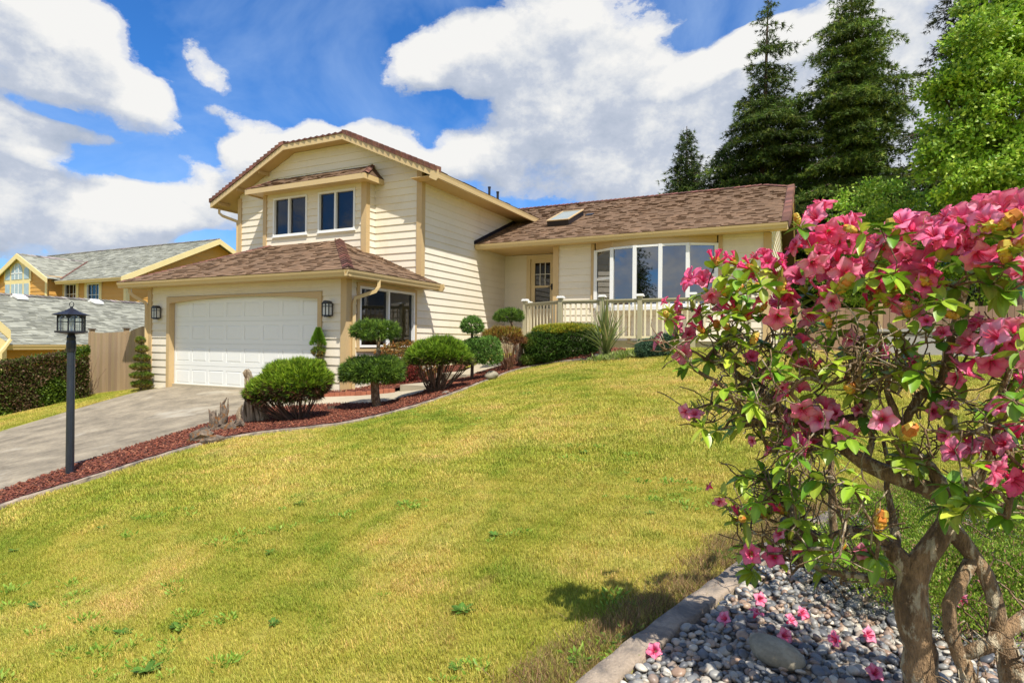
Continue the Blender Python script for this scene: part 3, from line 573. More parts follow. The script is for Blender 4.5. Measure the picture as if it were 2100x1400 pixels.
# --- wall lanterns
def wall_lantern(x, lab):
    z0 = .53; t = thing('wall_lantern', (x, Yg-.02, z0), lab, 'lantern', 'wall lanterns beside the garage door'); y0, y1 = Yg-.16, Yg-.045; w = .098
    b = MB(); b.box((x-.05, Yg-.045, z0+.02), (x+.05, Yg-.021, z0+.27)); b.build('back_plate', M['black'], t)
    b = MB(); b.box((x-w, y0, z0-.01), (x+w, y1, z0+.012)); b.box((x-w*.6, y0+.02, z0-.03), (x+w*.6, y1-.01, z0-.01))
    for xa in (-w, -.009, w-.018): b.box((x+xa, y0, z0+.012), (x+xa+.018, y0+.016, z0+.245))
    for xa in (-w, w-.018): b.box((x+xa, y1-.016, z0+.012), (x+xa+.018, y1, z0+.245))
    b.box((x-w, y0-.002, z0+.185), (x+w, y0+.012, z0+.198)); b.box((x-w, y0+.02, z0+.186), (x-w+.012, y1-.02, z0+.197)); b.box((x+w-.012, y0+.02, z0+.186), (x+w, y1-.02, z0+.197))
    b.build('cage', M['black'], t)
    b = MB(); b.prism([P3(x-w-.015, y0-.01, z0+.245), P3(x+w+.015, y0-.01, z0+.245), P3(x+w*.75, y0-.01, z0+.27), P3(x+.045, y0-.01, z0+.305), P3(x, y0-.01, z0+.315), P3(x-.045, y0-.01, z0+.305), P3(x-w*.75, y0-.01, z0+.27)], (0, y1-y0+.02, 0)); b.build('hood', M['black'], t)
    b = MB(); b.box((x-w+.012, y0+.012, z0+.013), (x+w-.012, y1-.012, z0+.244)); b.build('glass', M['frost'], t)
wall_lantern(-14.64, 'black wall lantern on the siding left of the garage door'); wall_lantern(-9.0, 'black wall lantern on the siding between the garage door and the corner post')
# --- porch railing
rl_ = thing('porch_railing', (-3.9, 13.6, 0), 'khaki and cream wooden railing with white capped posts in front of the bow window', 'railing')
PST = [(-6.62, 14.25), (-5.37, 13.6), (-4.32, 13.6), (-3.42, 13.6), (-2.24, 13.6), (-1.1, 13.6)]
def rpost(x, y, z0=-.25, z1=1.09):
    b = MB(); b.box((x-.05, y-.05, z0), (x+.05, y+.05, z1)); p = b.build('post', M['railpost'], rl_)
    b = MB(); b.box((x-.085, y-.085, z1), (x+.085, y+.085, z1+.025)); b.prism([P3(x-.07, y-.07, z1+.025), P3(x+.07, y-.07, z1+.025), P3(x+.07, y+.07, z1+.025), P3(x-.07, y+.07, z1+.025)], (0, 0, .03)); b.build('post_cap', M['white'], p)
for x, y in PST: rpost(x, y)
def rsec(A, Bp, sp_=.13, z0=.13, z1=1.0):
    A, Bp = np.array([*A, 0.]), np.array([*Bp, 0.]); d = Bp-A; L_ = np.linalg.norm(d); d /= L_; q = PL(A, d, (d[1], -d[0], 0)); T = q.T()
    b = MB(); b.box((.05, -.045, z1), (L_-.05, .045, z1+.035), T); b.box((.05, -.02, z1-.05), (L_-.05, .02, z1-.001), T); b.build('top_rail', M['railpost'], rl_)
    b = MB(); b.box((.05, -.02, z0), (L_-.05, .02, z0+.05), T); b.build('bottom_rail', M['baluster'], rl_)
    n = int((L_-.1)/sp_)
    for k in range(n):
        a = .05+(L_-.1)*(k+.5)/n; b = MB(); b.box((a-.018, -.018, z0+.051), (a+.018, .018, z1-.051), T); b.build('baluster', M['baluster'], rl_)
for A, Bp in zip(PST[:-1], PST[1:]): rsec(A, Bp)
rpost(-6.9, 15.1, 0, 1.09); rsec((-6.62, 14.25), (-6.9, 15.1), .12)
b = MB(); b.box((-6.7, 13.66, -.3), (-1.0, 15.44, .07)); tag(b.build('porch_deck', M['path']), kind='structure')
# ================================================================== GROUND AND SURFACES
def axis(c, near, step, far, n):
    a = list(np.arange(c-near, c+near+1e-6, step)); g = near*(far/near)**(np.arange(1, n+1)/n); return np.array([c-t for t in g[::-1]]+a+[c+t for t in g])
gx, gy = axis(-5, 14, .22, 600, 26), axis(9, 12, .22, 600, 26); X, Y = np.meshgrid(gx, gy); Z = H(X.ravel(), Y.ravel())
nx, ny = len(gx), len(gy); i = (np.arange(ny-1)[:, None]*nx+np.arange(nx-1)[None, :]).ravel()
me = npmesh('ground', np.c_[X.ravel(), Y.ravel(), Z], np.full(len(i), 4), np.c_[i, i+1, i+1+nx, i+nx].ravel(), M['ground'], None, True); tag(mkobj('ground', me), kind='structure')
def inside(P, poly):
    x, y = P[:, 0], P[:, 1]; n = len(poly); r = np.zeros(len(P), bool)
    for i in range(n):
        (x0, y0), (x1, y1) = poly[i][:2], poly[(i+1) % n][:2]
        r ^= ((y0 > y) != (y1 > y)) & (x < (x1-x0)*(y-y0)/((y1-y0)+1e-12)+x0)
    return r
def densify(pts, st=.12):
    out = []
    for a, b in zip(pts, pts[1:]+pts[:1]):
        a, b = np.array(a[:2], float), np.array(b[:2], float); n = max(1, int(np.linalg.norm(b-a)/st))
        out += [a+(b-a)*k/n for k in range(n)]
    return out
def smooth(pts, it=2):
    for _ in range(it):
        o = [pts[0]]
        for a, b in zip(pts[:-1], pts[1:]): a, b = np.array(a), np.array(b); o += [a*.75+b*.25, a*.25+b*.75]
        pts = o+[pts[-1]]
    return pts
def drape(name, poly, mat, off, st=.18, wob=0, kind='structure', hf=None):
    bd = densify(poly, st); a = np.array(bd); lo, hi = a.min(0), a.max(0)
    g = np.stack(np.meshgrid(np.arange(lo[0], hi[0], st), np.arange(lo[1], hi[1], st)), -1).reshape(-1, 2)+.013; g = g[inside(g, bd)]
    vs = [Vector(p) for p in bd]+[Vector(p) for p in g]; n = len(bd)
    r = delaunay_2d_cdt(vs, [(k, (k+1) % n) for k in range(n)], [], 1, 1e-5)
    V = np.array([tuple(v) for v in r[0]]); fs = [f for f in r[2]]; cen = np.array([V[f].mean(0) for f in fs]); ok = inside(cen, bd)
    z = (hf(V[:, 0], V[:, 1]) if hf else H(V[:, 0], V[:, 1]))+off
    if wob: z = z+rng.normal(0, wob, len(z))
    fs = [f for f, k in zip(fs, ok) if k]
    me = npmesh(name, np.c_[V, z], [len(f) for f in fs], [q for f in fs for q in f], mat, None, True)
    return tag(mkobj(name, me), kind=kind)
# bed edge (concrete mow strip) between lawn and mulch
EDGE = smooth([G(x, y)[:2] for x, y in [(-500,1250),(-250,1145),(0,1042),(100,1010),(190,983),(300,947),(430,908),(520,892),(620,881),(700,873),(800,849),(900,820),(960,798),(1003,780),(1040,765),(1090,753),(1130,746),(1180,741),(1240,738),(1275,738)]], 2)
DEDGE = [G(x, y)[:2] for x, y in [(-500,1192),(-250,1103),(0,1016),(100,981),(190,949),(300,914),(380,889),(430,873),(480,858),(530,842),(600,838),(690,833),(800,829),(860,812),(905,790),(935,780),(970,772)]]
far_bed = [(-6.6, 13.5), (-5.4, 13.62), (-4.3, 13.4), (-3.4, 12.4)]
drive_poly = [(-14.28, 9.72), (-9.2, 9.72), (-7.6, 9.5), (-7.2, 8.6)]+[tuple(p) for p in DEDGE[::-1][6:]]+[(-11, -4), (-16, -4), (-15.2, 2), tuple(G(-120, 935)[:2]), tuple(G(0, 886)[:2]), tuple(G(150, 842)[:2]), tuple(G(290, 803)[:2])]
drape('driveway', drive_poly, M['drive'], .022, .2)
drape('path', [(-9.3, 9.60), (-8.55, 9.62), (-8.4, 9.8), (-7.7, 10.1), (-7.5, 13.4), (-6.2, 13.3), (-6.2, 11.5), (-6.4, 9.6), (-7.1, 8.7), (-8.6, 8.2), (-9.6, 8.6)], M['path'], .04, .2)
mulch_poly = [tuple(p) for p in EDGE]+far_bed[::-1]+[(-6.3, 12.4)]+[tuple(p) for p in DEDGE[::-1]]
drape('mulch_bed', mulch_poly, M['mulchbase'], .055, .16)
wallbed = [(-9.15, 9.62), (-8.9, 9.42), (-8.1, 9.62), (-7.5, 9.95), (-7.42, 13.2), (-8.56, 13.2), (-8.56, 9.62)]
drape('mulch_bed', wallbed, M['mulchbase'], .12, .16)
def ribbon(name, pts, w, h, mat, off=0, seg=None, jit=.004, label=None):
    """low kerb following a ground line"""
    pts = [np.array(p[:2], float) for p in densify([tuple(p) for p in pts], .12)[:-1]] if False else [np.array(p[:2], float) for p in pts]
    d = [pts[0]]
    for a, b2 in zip(pts[:-1], pts[1:]):
        n = max(1, int(np.linalg.norm(b2-a)/.10)); d += [a+(b2-a)*k/n for k in range(1, n+1)]
    d = np.array(d); t = np.gradient(d, axis=0); t /= np.linalg.norm(t, axis=1)[:, None]+1e-9; nn = np.c_[-t[:, 1], t[:, 0]]; m = len(d)
    prof = [(-.5, -.06), (-.5, .78), (-.43, .98), (-.12, 1.03), (.2, 1.), (.44, .93), (.5, .7), (.5, -.06)]; V = []
    zc = H(d[:, 0], d[:, 1])+off
    for a, z in prof: V.append(np.c_[d+nn*(a*w)+rng.normal(0, jit, (m, 2)), zc+z*h+rng.normal(0, jit, m)])
    V = np.stack(V, 1).reshape(-1, 3); k = len(prof); F_ = []
    for i in range(m-1):
        for j in range(k-1): F_ += [i*k+j, (i+1)*k+j, (i+1)*k+j+1, i*k+j+1]
    o = mkobj(name, npmesh(name, V, [4]*((m-1)*(k-1)), F_, mat, None, True)); return tag(o, kind='structure')
ribbon('kerb', [p for p in EDGE if p[0] > -9][:], .075, .045, M['kerb'], .0)
gr_edge = smooth([G(x, y)[:2] for x, y in [(1120,1500),(1245,1400),(1330,1328),(1420,1258),(1500,1198),(1560,1150),(1610,1118),(1665,1085),(1725,1060),(1800,1040),(1900,1022),(2050,1010),(2250,1010)]], 2)
ribbon('kerb', [p for p in gr_edge if p[0] < .22 and p[1] < 5], .115, .045, M['kerb'], .0, jit=.004)
# brick edging and concrete step in front of the wall bed
bq = [(-9.18, 9.56), (-8.9, 9.36), (-8.1, 9.56), (-7.5, 9.88)]
be_ = thing('brick_edging', (-8.3, 9.5, -1.15), 'low red brick edging around the mulch below the corner post', 'edging')
for (xa, y_a), (xb, y_b) in zip(bq[:-1], bq[1:]):
    n = int(math.hypot(xb-xa, y_b-y_a)/.105)
    for k in range(n):
        f0, f1 = (k+.04)/n, (k+.96)/n; b = MB(); A = np.array([xa+(xb-xa)*f0, y_a+(y_b-y_a)*f0]); Bq = np.array([xa+(xb-xa)*f1, y_a+(y_b-y_a)*f1]); z = h1(*A); nn = np.array([-(Bq-A)[1], (Bq-A)[0]]); nn /= np.linalg.norm(nn)
        zt = z+.13+random.uniform(-.008, .008); b.prism([P3(*A, z-.05), P3(*Bq, z-.05), P3(*(Bq+nn*.09), z-.05), P3(*(A+nn*.09), z-.05)], (0, 0, zt-z+.05)); b.build('brick', M['brick'], be_)
b = MB(); b.prism([P3(-7.44, 9.98, -1.3), P3(-6.72, 9.98, -1.3), P3(-6.62, 11.2, -1.3), P3(-7.44, 11.3, -1.3)], (0, 0, .42)); b.prism([P3(-7.44, 11.31, -1.3), P3(-6.6, 11.21, -1.3), P3(-6.3, 13.2, -1.3), P3(-7.5, 13.3, -1.3)], (0, 0, .60))
tag(b.build('path_step', M['path']), kind='structure')
# ------------------------------------------------------------------ instanced stuff (grass, gravel, mulch, ground cover)
def proto_coll(name, meshes):
    c = bpy.data.collections.new(name)
    for k, me in enumerate(meshes): o = bpy.data.objects.new('%s_%02d' % (name, k), me); c.objects.link(o)
    return c
def scatter(name, P, rot, scl, idx, coll, kind='stuff', label=None):
    me = bpy.data.meshes.new(name); me.vertices.add(len(P)); me.vertices.foreach_set('co', np.asarray(P, np.float32).ravel())
    a = me.attributes.new('rot', 'FLOAT_VECTOR', 'POINT'); a.data.foreach_set('vector', np.asarray(rot, np.float32).ravel())
    a = me.attributes.new('scl', 'FLOAT', 'POINT'); a.data.foreach_set('value', np.asarray(scl, np.float32)); a = me.attributes.new('idx', 'INT', 'POINT'); a.data.foreach_set('value', np.asarray(idx, np.int32))
    o = mkobj(name, me); tag(o, kind=kind)
    ng = bpy.data.node_groups.new(name+'_scatter', 'GeometryNodeTree'); ng.interface.new_socket('Geometry', in_out='INPUT', socket_type='NodeSocketGeometry'); ng.interface.new_socket('Geometry', in_out='OUTPUT', socket_type='NodeSocketGeometry')
    gi, go = ng.nodes.new('NodeGroupInput'), ng.nodes.new('NodeGroupOutput'); ci = ng.nodes.new('GeometryNodeCollectionInfo'); ci.inputs['Collection'].default_value = coll; ci.inputs['Separate Children'].default_value = True; ci.inputs['Reset Children'].default_value = True
    ip = ng.nodes.new('GeometryNodeInstanceOnPoints'); ip.inputs['Pick Instance'].default_value = True; L = ng.links.new
    def att(nm, t): n = ng.nodes.new('GeometryNodeInputNamedAttribute'); n.data_type = t; n.inputs['Name'].default_value = nm; return n.outputs['Attribute']
    e2r = ng.nodes.new('FunctionNodeEulerToRotation'); L(att('rot', 'FLOAT_VECTOR'), e2r.inputs[0])
    L(gi.outputs[0], ip.inputs['Points']); L(ci.outputs[0], ip.inputs['Instance']); L(att('idx', 'INT'), ip.inputs['Instance Index']); L(e2r.outputs[0], ip.inputs['Rotation']); L(att('scl', 'FLOAT'), ip.inputs['Scale']); L(ip.outputs[0], go.inputs[0])
    md = o.modifiers.new('scatter', 'NODES'); md.node_group = ng; return o
def grass_patch(n, size, hmin, hmax, w, lean=.75):
    p = rng.uniform(-size/2, size/2, (n, 2)); h = rng.uniform(hmin, hmax, n); a = rng.uniform(0, 2*PI, n); cl = rng.uniform(0, 2*PI); ln = rng.uniform(.15, lean, n)*h
    dx, dy = np.cos(a)*ln, np.sin(a)*ln; s = np.c_[-np.sin(a), np.cos(a)]*w/2; z0 = -.012
    b0 = np.c_[p-s, np.full(n, z0)]; b1 = np.c_[p+s, np.full(n, z0)]; m0 = np.c_[p-s*.8+np.c_[dx, dy]*.35, h*.6]; m1 = np.c_[p+s*.8+np.c_[dx, dy]*.35, h*.6]; t = np.c_[p+np.c_[dx, dy], h*.95]
    V = np.stack([b0, b1, m1, m0, t], 1).reshape(-1, 3); k = np.arange(n)*5; idx = np.c_[k, k+1, k+2, k+3, k+3, k+2, k+4].ravel(); sz = np.tile([4, 3], n)
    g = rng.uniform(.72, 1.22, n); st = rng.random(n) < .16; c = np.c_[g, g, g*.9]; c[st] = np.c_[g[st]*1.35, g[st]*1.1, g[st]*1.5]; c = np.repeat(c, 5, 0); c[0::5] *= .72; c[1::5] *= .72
    return npmesh('grass_patch', V, sz, idx, M['grass'], c)
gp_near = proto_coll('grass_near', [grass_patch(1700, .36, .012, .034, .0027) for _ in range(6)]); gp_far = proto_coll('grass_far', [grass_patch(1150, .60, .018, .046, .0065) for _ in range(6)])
lawn_poly = [tuple(p) for p in EDGE]+[(-1.6, 13.5), (6, 14), (9, 9), (6, 3)]+[tuple(p) for p in gr_edge[::-1]]+[(-1.2, 1.2), (-3, .2), (-8, -.5)]
lawn_left = [tuple(G(-400, 950)[:2]), tuple(G(-120, 932)[:2]), tuple(G(0, 883)[:2]), tuple(G(150, 840)[:2]), tuple(G(292, 801)[:2]), (-15.1, 10.0), (-18.3, 10.0), (-19.5, 7), (-19, 3)]
def gridpts(poly, st, jit):
    a = np.array([p[:2] for p in poly]); lo, hi = a.min(0), a.max(0); g = np.stack(np.meshgrid(np.arange(lo[0], hi[0], st), np.arange(lo[1], hi[1], st)), -1).reshape(-1, 2); g = g+rng.uniform(-jit, jit, g.shape); return g[inside(g, poly)]
def visible(P, m=160, top=-200):
    d = P@FW; x = 1050+F*(P@RT)/np.maximum(d, .05); y = 700-F*(P@UP)/np.maximum(d, .05); return (d > .4) & (x > -m) & (x < 2100+m) & (y < 1400+m) & (y > top)
def slope_rot(P):
    e = .15; z = H(P[:, 0], P[:, 1]); zx = (H(P[:, 0]+e, P[:, 1])-z)/e; zy = (H(P[:, 0], P[:, 1]+e)-z)/e; r = rng.integers(0, 4, len(P))*PI/2+rng.uniform(-.2, .2, len(P))
    # tilt expressed for XYZ euler with yaw: rotate slope into local frame
    c, s = np.cos(r), np.sin(r); lx = zx*c+zy*s; ly = -zx*s+zy*c; return np.c_[np.arctan(ly), -np.arctan(lx), r]
for nm, poly in (('lawn', lawn_poly), ('lawn', lawn_left)):
    for near in (1, 0):
        st = .27 if near else .44; g = gridpts(poly, st, .05); P = np.c_[g, H(g[:, 0], g[:, 1])]; d = P@FW; P = P[visible(P, 900) & ((d < 5.2) if near else (d >= 5.0))]
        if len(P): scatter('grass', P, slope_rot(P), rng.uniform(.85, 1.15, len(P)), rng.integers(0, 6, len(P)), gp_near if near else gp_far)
# dry shaggy fringe along the gravel kerb
def stone_mesh(k, sub=2):
    import bmesh
    bm = bmesh.new(); bmesh.ops.create_icosphere(bm, subdivisions=sub, radius=1); r = random.Random(k); ax = (r.uniform(.85, 1.25), r.uniform(.65, .95), r.uniform(.42, .68)); ph = [r.uniform(0, 6) for _ in range(6)]
    for v in bm.verts:
        c = v.co.copy(); f = 1+.10*math.sin(2.1*c.x+ph[0])+.08*math.sin(2.7*c.y+ph[1]+c.z)+.07*math.sin(3.3*c.z+ph[2]+c.x*2); v.co = Vector((c.x*ax[0]*f, c.y*ax[1]*f, c.z*ax[2]*f))
    me = bpy.data.meshes.new('pebble'); bm.to_mesh(me); bm.free(); me.polygons.foreach_set('use_smooth', [True]*len(me.polygons)); a = me.color_attributes.new('Col', 'FLOAT_COLOR', 'POINT'); a.data.foreach_set('color', [1.]*4*len(me.vertices)); return me
pm = [stone_mesh(k) for k in range(9)]
for m_ in pm: m_.materials.append(M['pebble'])
pc = proto_coll('pebbles', pm)
gravel_poly = [tuple(p) for p in gr_edge[6:]]+[(4.5, 3.2), (3.5, 1.2), (-.3, 1.2)]
drape('gravel_bed', [tuple(p) for p in gr_edge]+[(5.5, 3.2), (3.5, .9), (-.9, .9)], M['gravelbase'], .012, .12)
pts = []
for lay in range(3):
    g = gridpts([tuple(p) for p in gr_edge]+[(5.5, 3.2), (3.5, .9), (-.9, .9)], .027, .011); g = g[rng.random(len(g)) < (.95, .55, .3)[lay]]; P = np.c_[g, H(g[:, 0], g[:, 1])+.015+.013*lay]; pts.append(P[visible(P, 1300)])
P = np.concatenate(pts); de = np.array([np.min(np.hypot(gr_edge_[0]-P[:, 0], gr_edge_[1]-P[:, 1])) if False else 0 for gr_edge_ in [(0, 0)]])
ge = np.array([p[:2] for p in gr_edge]); dd = np.sqrt(((P[:, None, :2]-ge[None])**2).sum(-1)).min(1); P = P[dd > .08]
scatter('pebbles', P, np.c_[rng.normal(0, .35, len(P)), rng.normal(0, .35, len(P)), rng.uniform(0, 6.3, len(P))], rng.choice([.014, .0165, .0195, .0225, .028], len(P), p=[.2, .3, .27, .16, .07]), rng.integers(0, 9, len(P)), pc)
# mulch chips
def chip(k):
    b = MB(); l, w, t = random.uniform(.6, 1.3), random.uniform(.3, .6), random.uniform(.12, .3); b.prism([P3(-l, -w*.6, 0), P3(l*.7, -w, .1), P3(l, w*.3, .15), P3(-l*.5, w, 0)], (0.1, 0, t))
    o = b.build('chip', M['chip'], None, False, False); return o.data
cc = proto_coll('chips', [chip(k) for k in range(6)])
pts = []
for poly, off, st in ((mulch_poly, .06, .032), (wallbed, .13, .036)):
    g = gridpts(poly, st, .02); P = np.c_[g, H(g[:, 0], g[:, 1])+off+rng.uniform(0, .014, len(g))]; pts.append(P[visible(P)])
P = np.concatenate(pts)
scatter('mulch_chips', P, np.c_[rng.normal(0, .4, len(P)), rng.normal(0, .4, len(P)), rng.uniform(0, 6.3, len(P))], rng.uniform(.012, .028, len(P)), rng.integers(0, 6, len(P)), cc)
# ================================================================== PLANTS
def unit(v): return v/(np.linalg.norm(v, axis=-1, keepdims=True)+1e-9)
def leafmesh(name, P, D, L, W, C, mat, parent=None, fold=0., kind='blade', mesh_only=False):
    """many small leaves: base P, direction D (unit), length L, width W, colour C; blade = pointed strip, leaf = diamond"""
    n = len(P); P = np.asarray(P, float); D = unit(np.asarray(D, float)); L = np.broadcast_to(L, n)[:, None]; W = np.broadcast_to(W, n)[:, None]
    S = unit(np.cross(D, unit(rng.normal(0, 1, (n, 3)))))
    if kind == 'blade': V = np.stack([P-S*W/2, P+S*W/2, P+D*L+S*0], 1); k = 3
    else:
        Nn = np.cross(S, D); V = np.stack([P, P+D*L*.45+S*W/2+Nn*W*fold, P+D*L, P+D*L*.45-S*W/2+Nn*W*fold], 1); k = 4
    if parent is not None: V = V-ORG[parent.name]
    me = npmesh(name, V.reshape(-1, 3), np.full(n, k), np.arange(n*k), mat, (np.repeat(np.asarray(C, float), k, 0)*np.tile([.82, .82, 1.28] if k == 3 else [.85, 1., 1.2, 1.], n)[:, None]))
    return me if mesh_only else mkobj(name, me, parent)
def vnoise(P, s, seed=0):
    """cheap smooth 3D noise for clumping"""
    r = np.random.default_rng(seed); o = 0
    for k in range(5): d = unit(r.normal(0, 1, 3)); o = o+np.sin(P@d*s*(1+.45*k)+r.uniform(0, 6.3))*(.8**k)
    return o/2.4
def tufts(P, D, per, L, W, spread, C, cj=.30):
    """each tuft = `per` blades fanning about D"""
    n = len(P); Pk = np.repeat(P, per, 0); Dk = unit(np.repeat(D, per, 0)+rng.normal(0, spread, (n*per, 3))); c = np.repeat(C*(1+rng.normal(0, cj, (n, 1))), per, 0)*rng.uniform(.7, 1.3, (n*per, 1))
    return Pk, Dk, L*rng.uniform(.7, 1.3, n*per), W*rng.uniform(.8, 1.2, n*per), np.clip(c, 0.003, 1)
def blob_points(c, R, n, lump=.1, seed=0, zmin=-1, flat=1., power=2.):
    """points near the surface of a lumpy ellipsoid, with outward normals; zmin cuts the underside"""
    d = unit(rng.normal(0, 1, (int(n*2.2), 3))); d = d[d[:, 2] > zmin][:n]
    pw = (np.abs(d)**power).sum(1)**(-1/power); q = d*pw[:, None]; f = 1+lump*vnoise(d*3, 1.6, seed)-np.abs(rng.normal(0, .07, len(d)))+(rng.random(len(d)) < .10)*rng.uniform(0, .06, len(d))+.05*vnoise(d*3, 5.5, seed+3)
    nor = unit(d/np.array(R)); return np.array(c)+q*f[:, None]*np.array(R), nor
def pal(cols, n, w=None): cols = np.array(cols, float); return cols[rng.choice(len(cols), n, p=w)]
def stems(mb, base, tops, r0=.012, r1=.004, bend=.12, n=4, seg=4):
    for t in tops:
        b = np.array(base)+np.array([random.uniform(-.06, .06), random.uniform(-.06, .06), 0]); t = np.array(t); pts = []
        for k in range(seg+1):
            f = k/seg; p = b*(1-f)+t*f; p[2] += bend*math.sin(PI*f)*-.35; p += np.array([random.uniform(-1, 1), random.uniform(-1, 1), random.uniform(-1, 1)])*.012*(0 < k < seg); pts.append(p)
        mb.tube(pts, [r0+(r1-r0)*k/seg for k in range(seg+1)], n, False)
GRN = [(.07, .16, .012), (.11, .23, .018), (.05, .11, .012), (.15, .29, .03)]
def clouds(parent, blobs, cols, n, L, W, per=4, spread=.55, kind='blade', mat='needle', name='crown', lump=.12, up=.35, zmin=-1, power=2., w=None, under=None):
    """crown built from lumpy masses of small leaves"""
    PP, DD, LL, WW, CC = [], [], [], [], []
    for k, (c, R) in enumerate(blobs):
        area = (R[0]*R[1]+R[0]*R[2]+R[1]*R[2])/3; P, Nn = blob_points(c, R, int(n*area), lump, k+int(abs(c[0])*10), zmin, power=power); C = pal(cols, len(P), w)
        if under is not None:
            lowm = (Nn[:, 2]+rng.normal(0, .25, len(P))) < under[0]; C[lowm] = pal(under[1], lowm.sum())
        a = tufts(P-Nn*L*.45, unit(Nn+[0, 0, up]), per, L, W, spread, C)
        for s, t in zip((PP, DD, LL, WW, CC), a): s.append(t)
        # inner foliage so that the mass is not hollow
        Pi = np.array(c)+(P-np.array(c))*rng.uniform(.55, .93, (len(P), 1)); sel = rng.random(len(Pi)) < .5; a = tufts(Pi[sel], unit(Nn[sel]+[0, 0, up]), max(2, per//2), L*1.1, W*1.5, spread*1.3, C[sel])
        for s, t in zip((PP, DD, LL, WW, CC), a): s.append(t)
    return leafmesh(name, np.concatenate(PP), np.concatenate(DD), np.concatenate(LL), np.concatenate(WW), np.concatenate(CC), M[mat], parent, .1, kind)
def at_px(x, y, depth): return dep(x, y, depth)
def psz(px, depth): return px/F*depth
# ---- 1 leaning juniper dome beside the driftwood
g = G(612, 866); d = float(g@FW); t = thing('juniper_bush', g, 'large bright green juniper dome leaning over the driftwood, bare twiggy base', 'bush')
c1 = dep(596, 792, d); s = psz(1, d)
bl = [(c1+RT*s*2+np.array([0, 0, s*2]), (s*84, s*64, s*48)), (c1+RT*s*26+np.array([0, 0, s*12]), (s*62, s*58, s*46)), (c1+RT*s*-38+np.array([0, 0, -s*12]), (s*56, s*50, s*36))]
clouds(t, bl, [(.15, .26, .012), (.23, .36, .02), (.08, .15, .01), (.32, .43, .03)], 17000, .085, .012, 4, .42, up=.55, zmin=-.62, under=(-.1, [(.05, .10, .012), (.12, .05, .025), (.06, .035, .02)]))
b = MB(); tops = []
for k in range(75): a = random.uniform(0, 2*PI); r_ = random.uniform(.2, 1)**.6; tops.append(c1+RT*(s*(-15+82*r_*math.cos(a)))+FW*(s*50*r_*math.sin(a))+np.array([0, 0, s*random.uniform(-30, -5)]))
stems(b, g+[0, 0, -.03], tops, .013, .005, .2); b.build('stems', M['twig'], t)
# ---- 2 two tier pine topiary
g = G(776, 840); d = float(g@FW); s = psz(1, d); t = thing('pine_topiary', g, 'two tiered pine topiary, flat top disc on a thin stem above a wide mound', 'topiary tree')
PINE = [(.075, .15, .015), (.12, .22, .02), (.18, .28, .03), (.045, .09, .015)]
lo, hi_ = dep(762, 760, d), dep(770, 678, d)
clouds(t, [(lo, (s*66, s*56, s*33)), (lo+RT*s*30+[0, 0, s*3], (s*42, s*40, s*28)), (lo-RT*s*32-[0, 0, s*4], (s*38, s*36, s*26))], PINE, 8500, .085, .011, 6, .75, up=.2, zmin=-.75, lump=.16)
clouds(t, [(hi_, (s*50, s*46, s*22))], PINE, 9500, .075, .010, 6, .75, up=.25, zmin=-.8, lump=.12, power=2.6, name='top_crown')
b = MB(); b.tube([g-[0, 0, .05], dep(770, 815, d), dep(768, 785, d), dep(772, 745, d)], [.085, .075, .068, .055], 9, True, .06); b.tube([dep(772, 745, d), dep(776, 722, d), dep(776, 690, d)], [.045, .034, .03], 8, True, .05); b.build('trunk', M['bark'], t, True)
# ---- 3 vase shaped juniper
g = G(893, 808); d = float(g@FW); s = psz(1, d); t = thing('juniper_bush', g, 'vase shaped juniper with a rounded green top on many bare splayed stems', 'bush'); c1 = dep(900, 733, d)
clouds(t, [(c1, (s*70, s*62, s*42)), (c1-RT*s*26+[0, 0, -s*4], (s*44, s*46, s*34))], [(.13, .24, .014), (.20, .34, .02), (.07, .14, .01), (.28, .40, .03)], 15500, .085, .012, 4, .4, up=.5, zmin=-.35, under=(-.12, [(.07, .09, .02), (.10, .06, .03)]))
b = MB(); tops = []
for k in range(60): a = random.uniform(0, 2*PI); r_ = random.uniform(.1, 1)**.6; tops.append(c1+RT*(s*62*r_*math.cos(a))+FW*(s*52*r_*math.sin(a))+np.array([0, 0, s*random.uniform(-28, 0)]))
stems(b, g+[0, 0, -.03], tops, .016, .007, .16); b.build('stems', M['twig'], t)
# ---- 4 ball topiary (spruce)
g = G(968, 786); d = float(g@FW); s = psz(1, d); t = thing('ball_topiary', g, 'light green clipped topiary with a small ball above a larger rounded block', 'topiary tree')
LG = [(.11, .23, .035), (.16, .30, .05), (.08, .17, .03), (.20, .34, .06)]
clouds(t, [(dep(968, 667, d), (s*25, s*25, s*20))], LG, 15000, .05, .012, 5, .7, up=.2, zmin=-.9, lump=.07, name='top_crown'); clouds(t, [(dep(992, 720, d), (s*37, s*34, s*31)), (dep(972, 722, d), (s*28, s*30, s*28))], LG, 13500, .05, .013, 5, .7, up=.2, zmin=-.8, lump=.07, power=3.)
b = MB(); b.tube([g-[0, 0, .05], dep(968, 765, d), dep(969, 735, d), dep(968, 690, d), dep(968, 668, d)], [.040, .036, .032, .028, .02], 8, True, .05); b.build('trunk', M['dbark'], t, True)
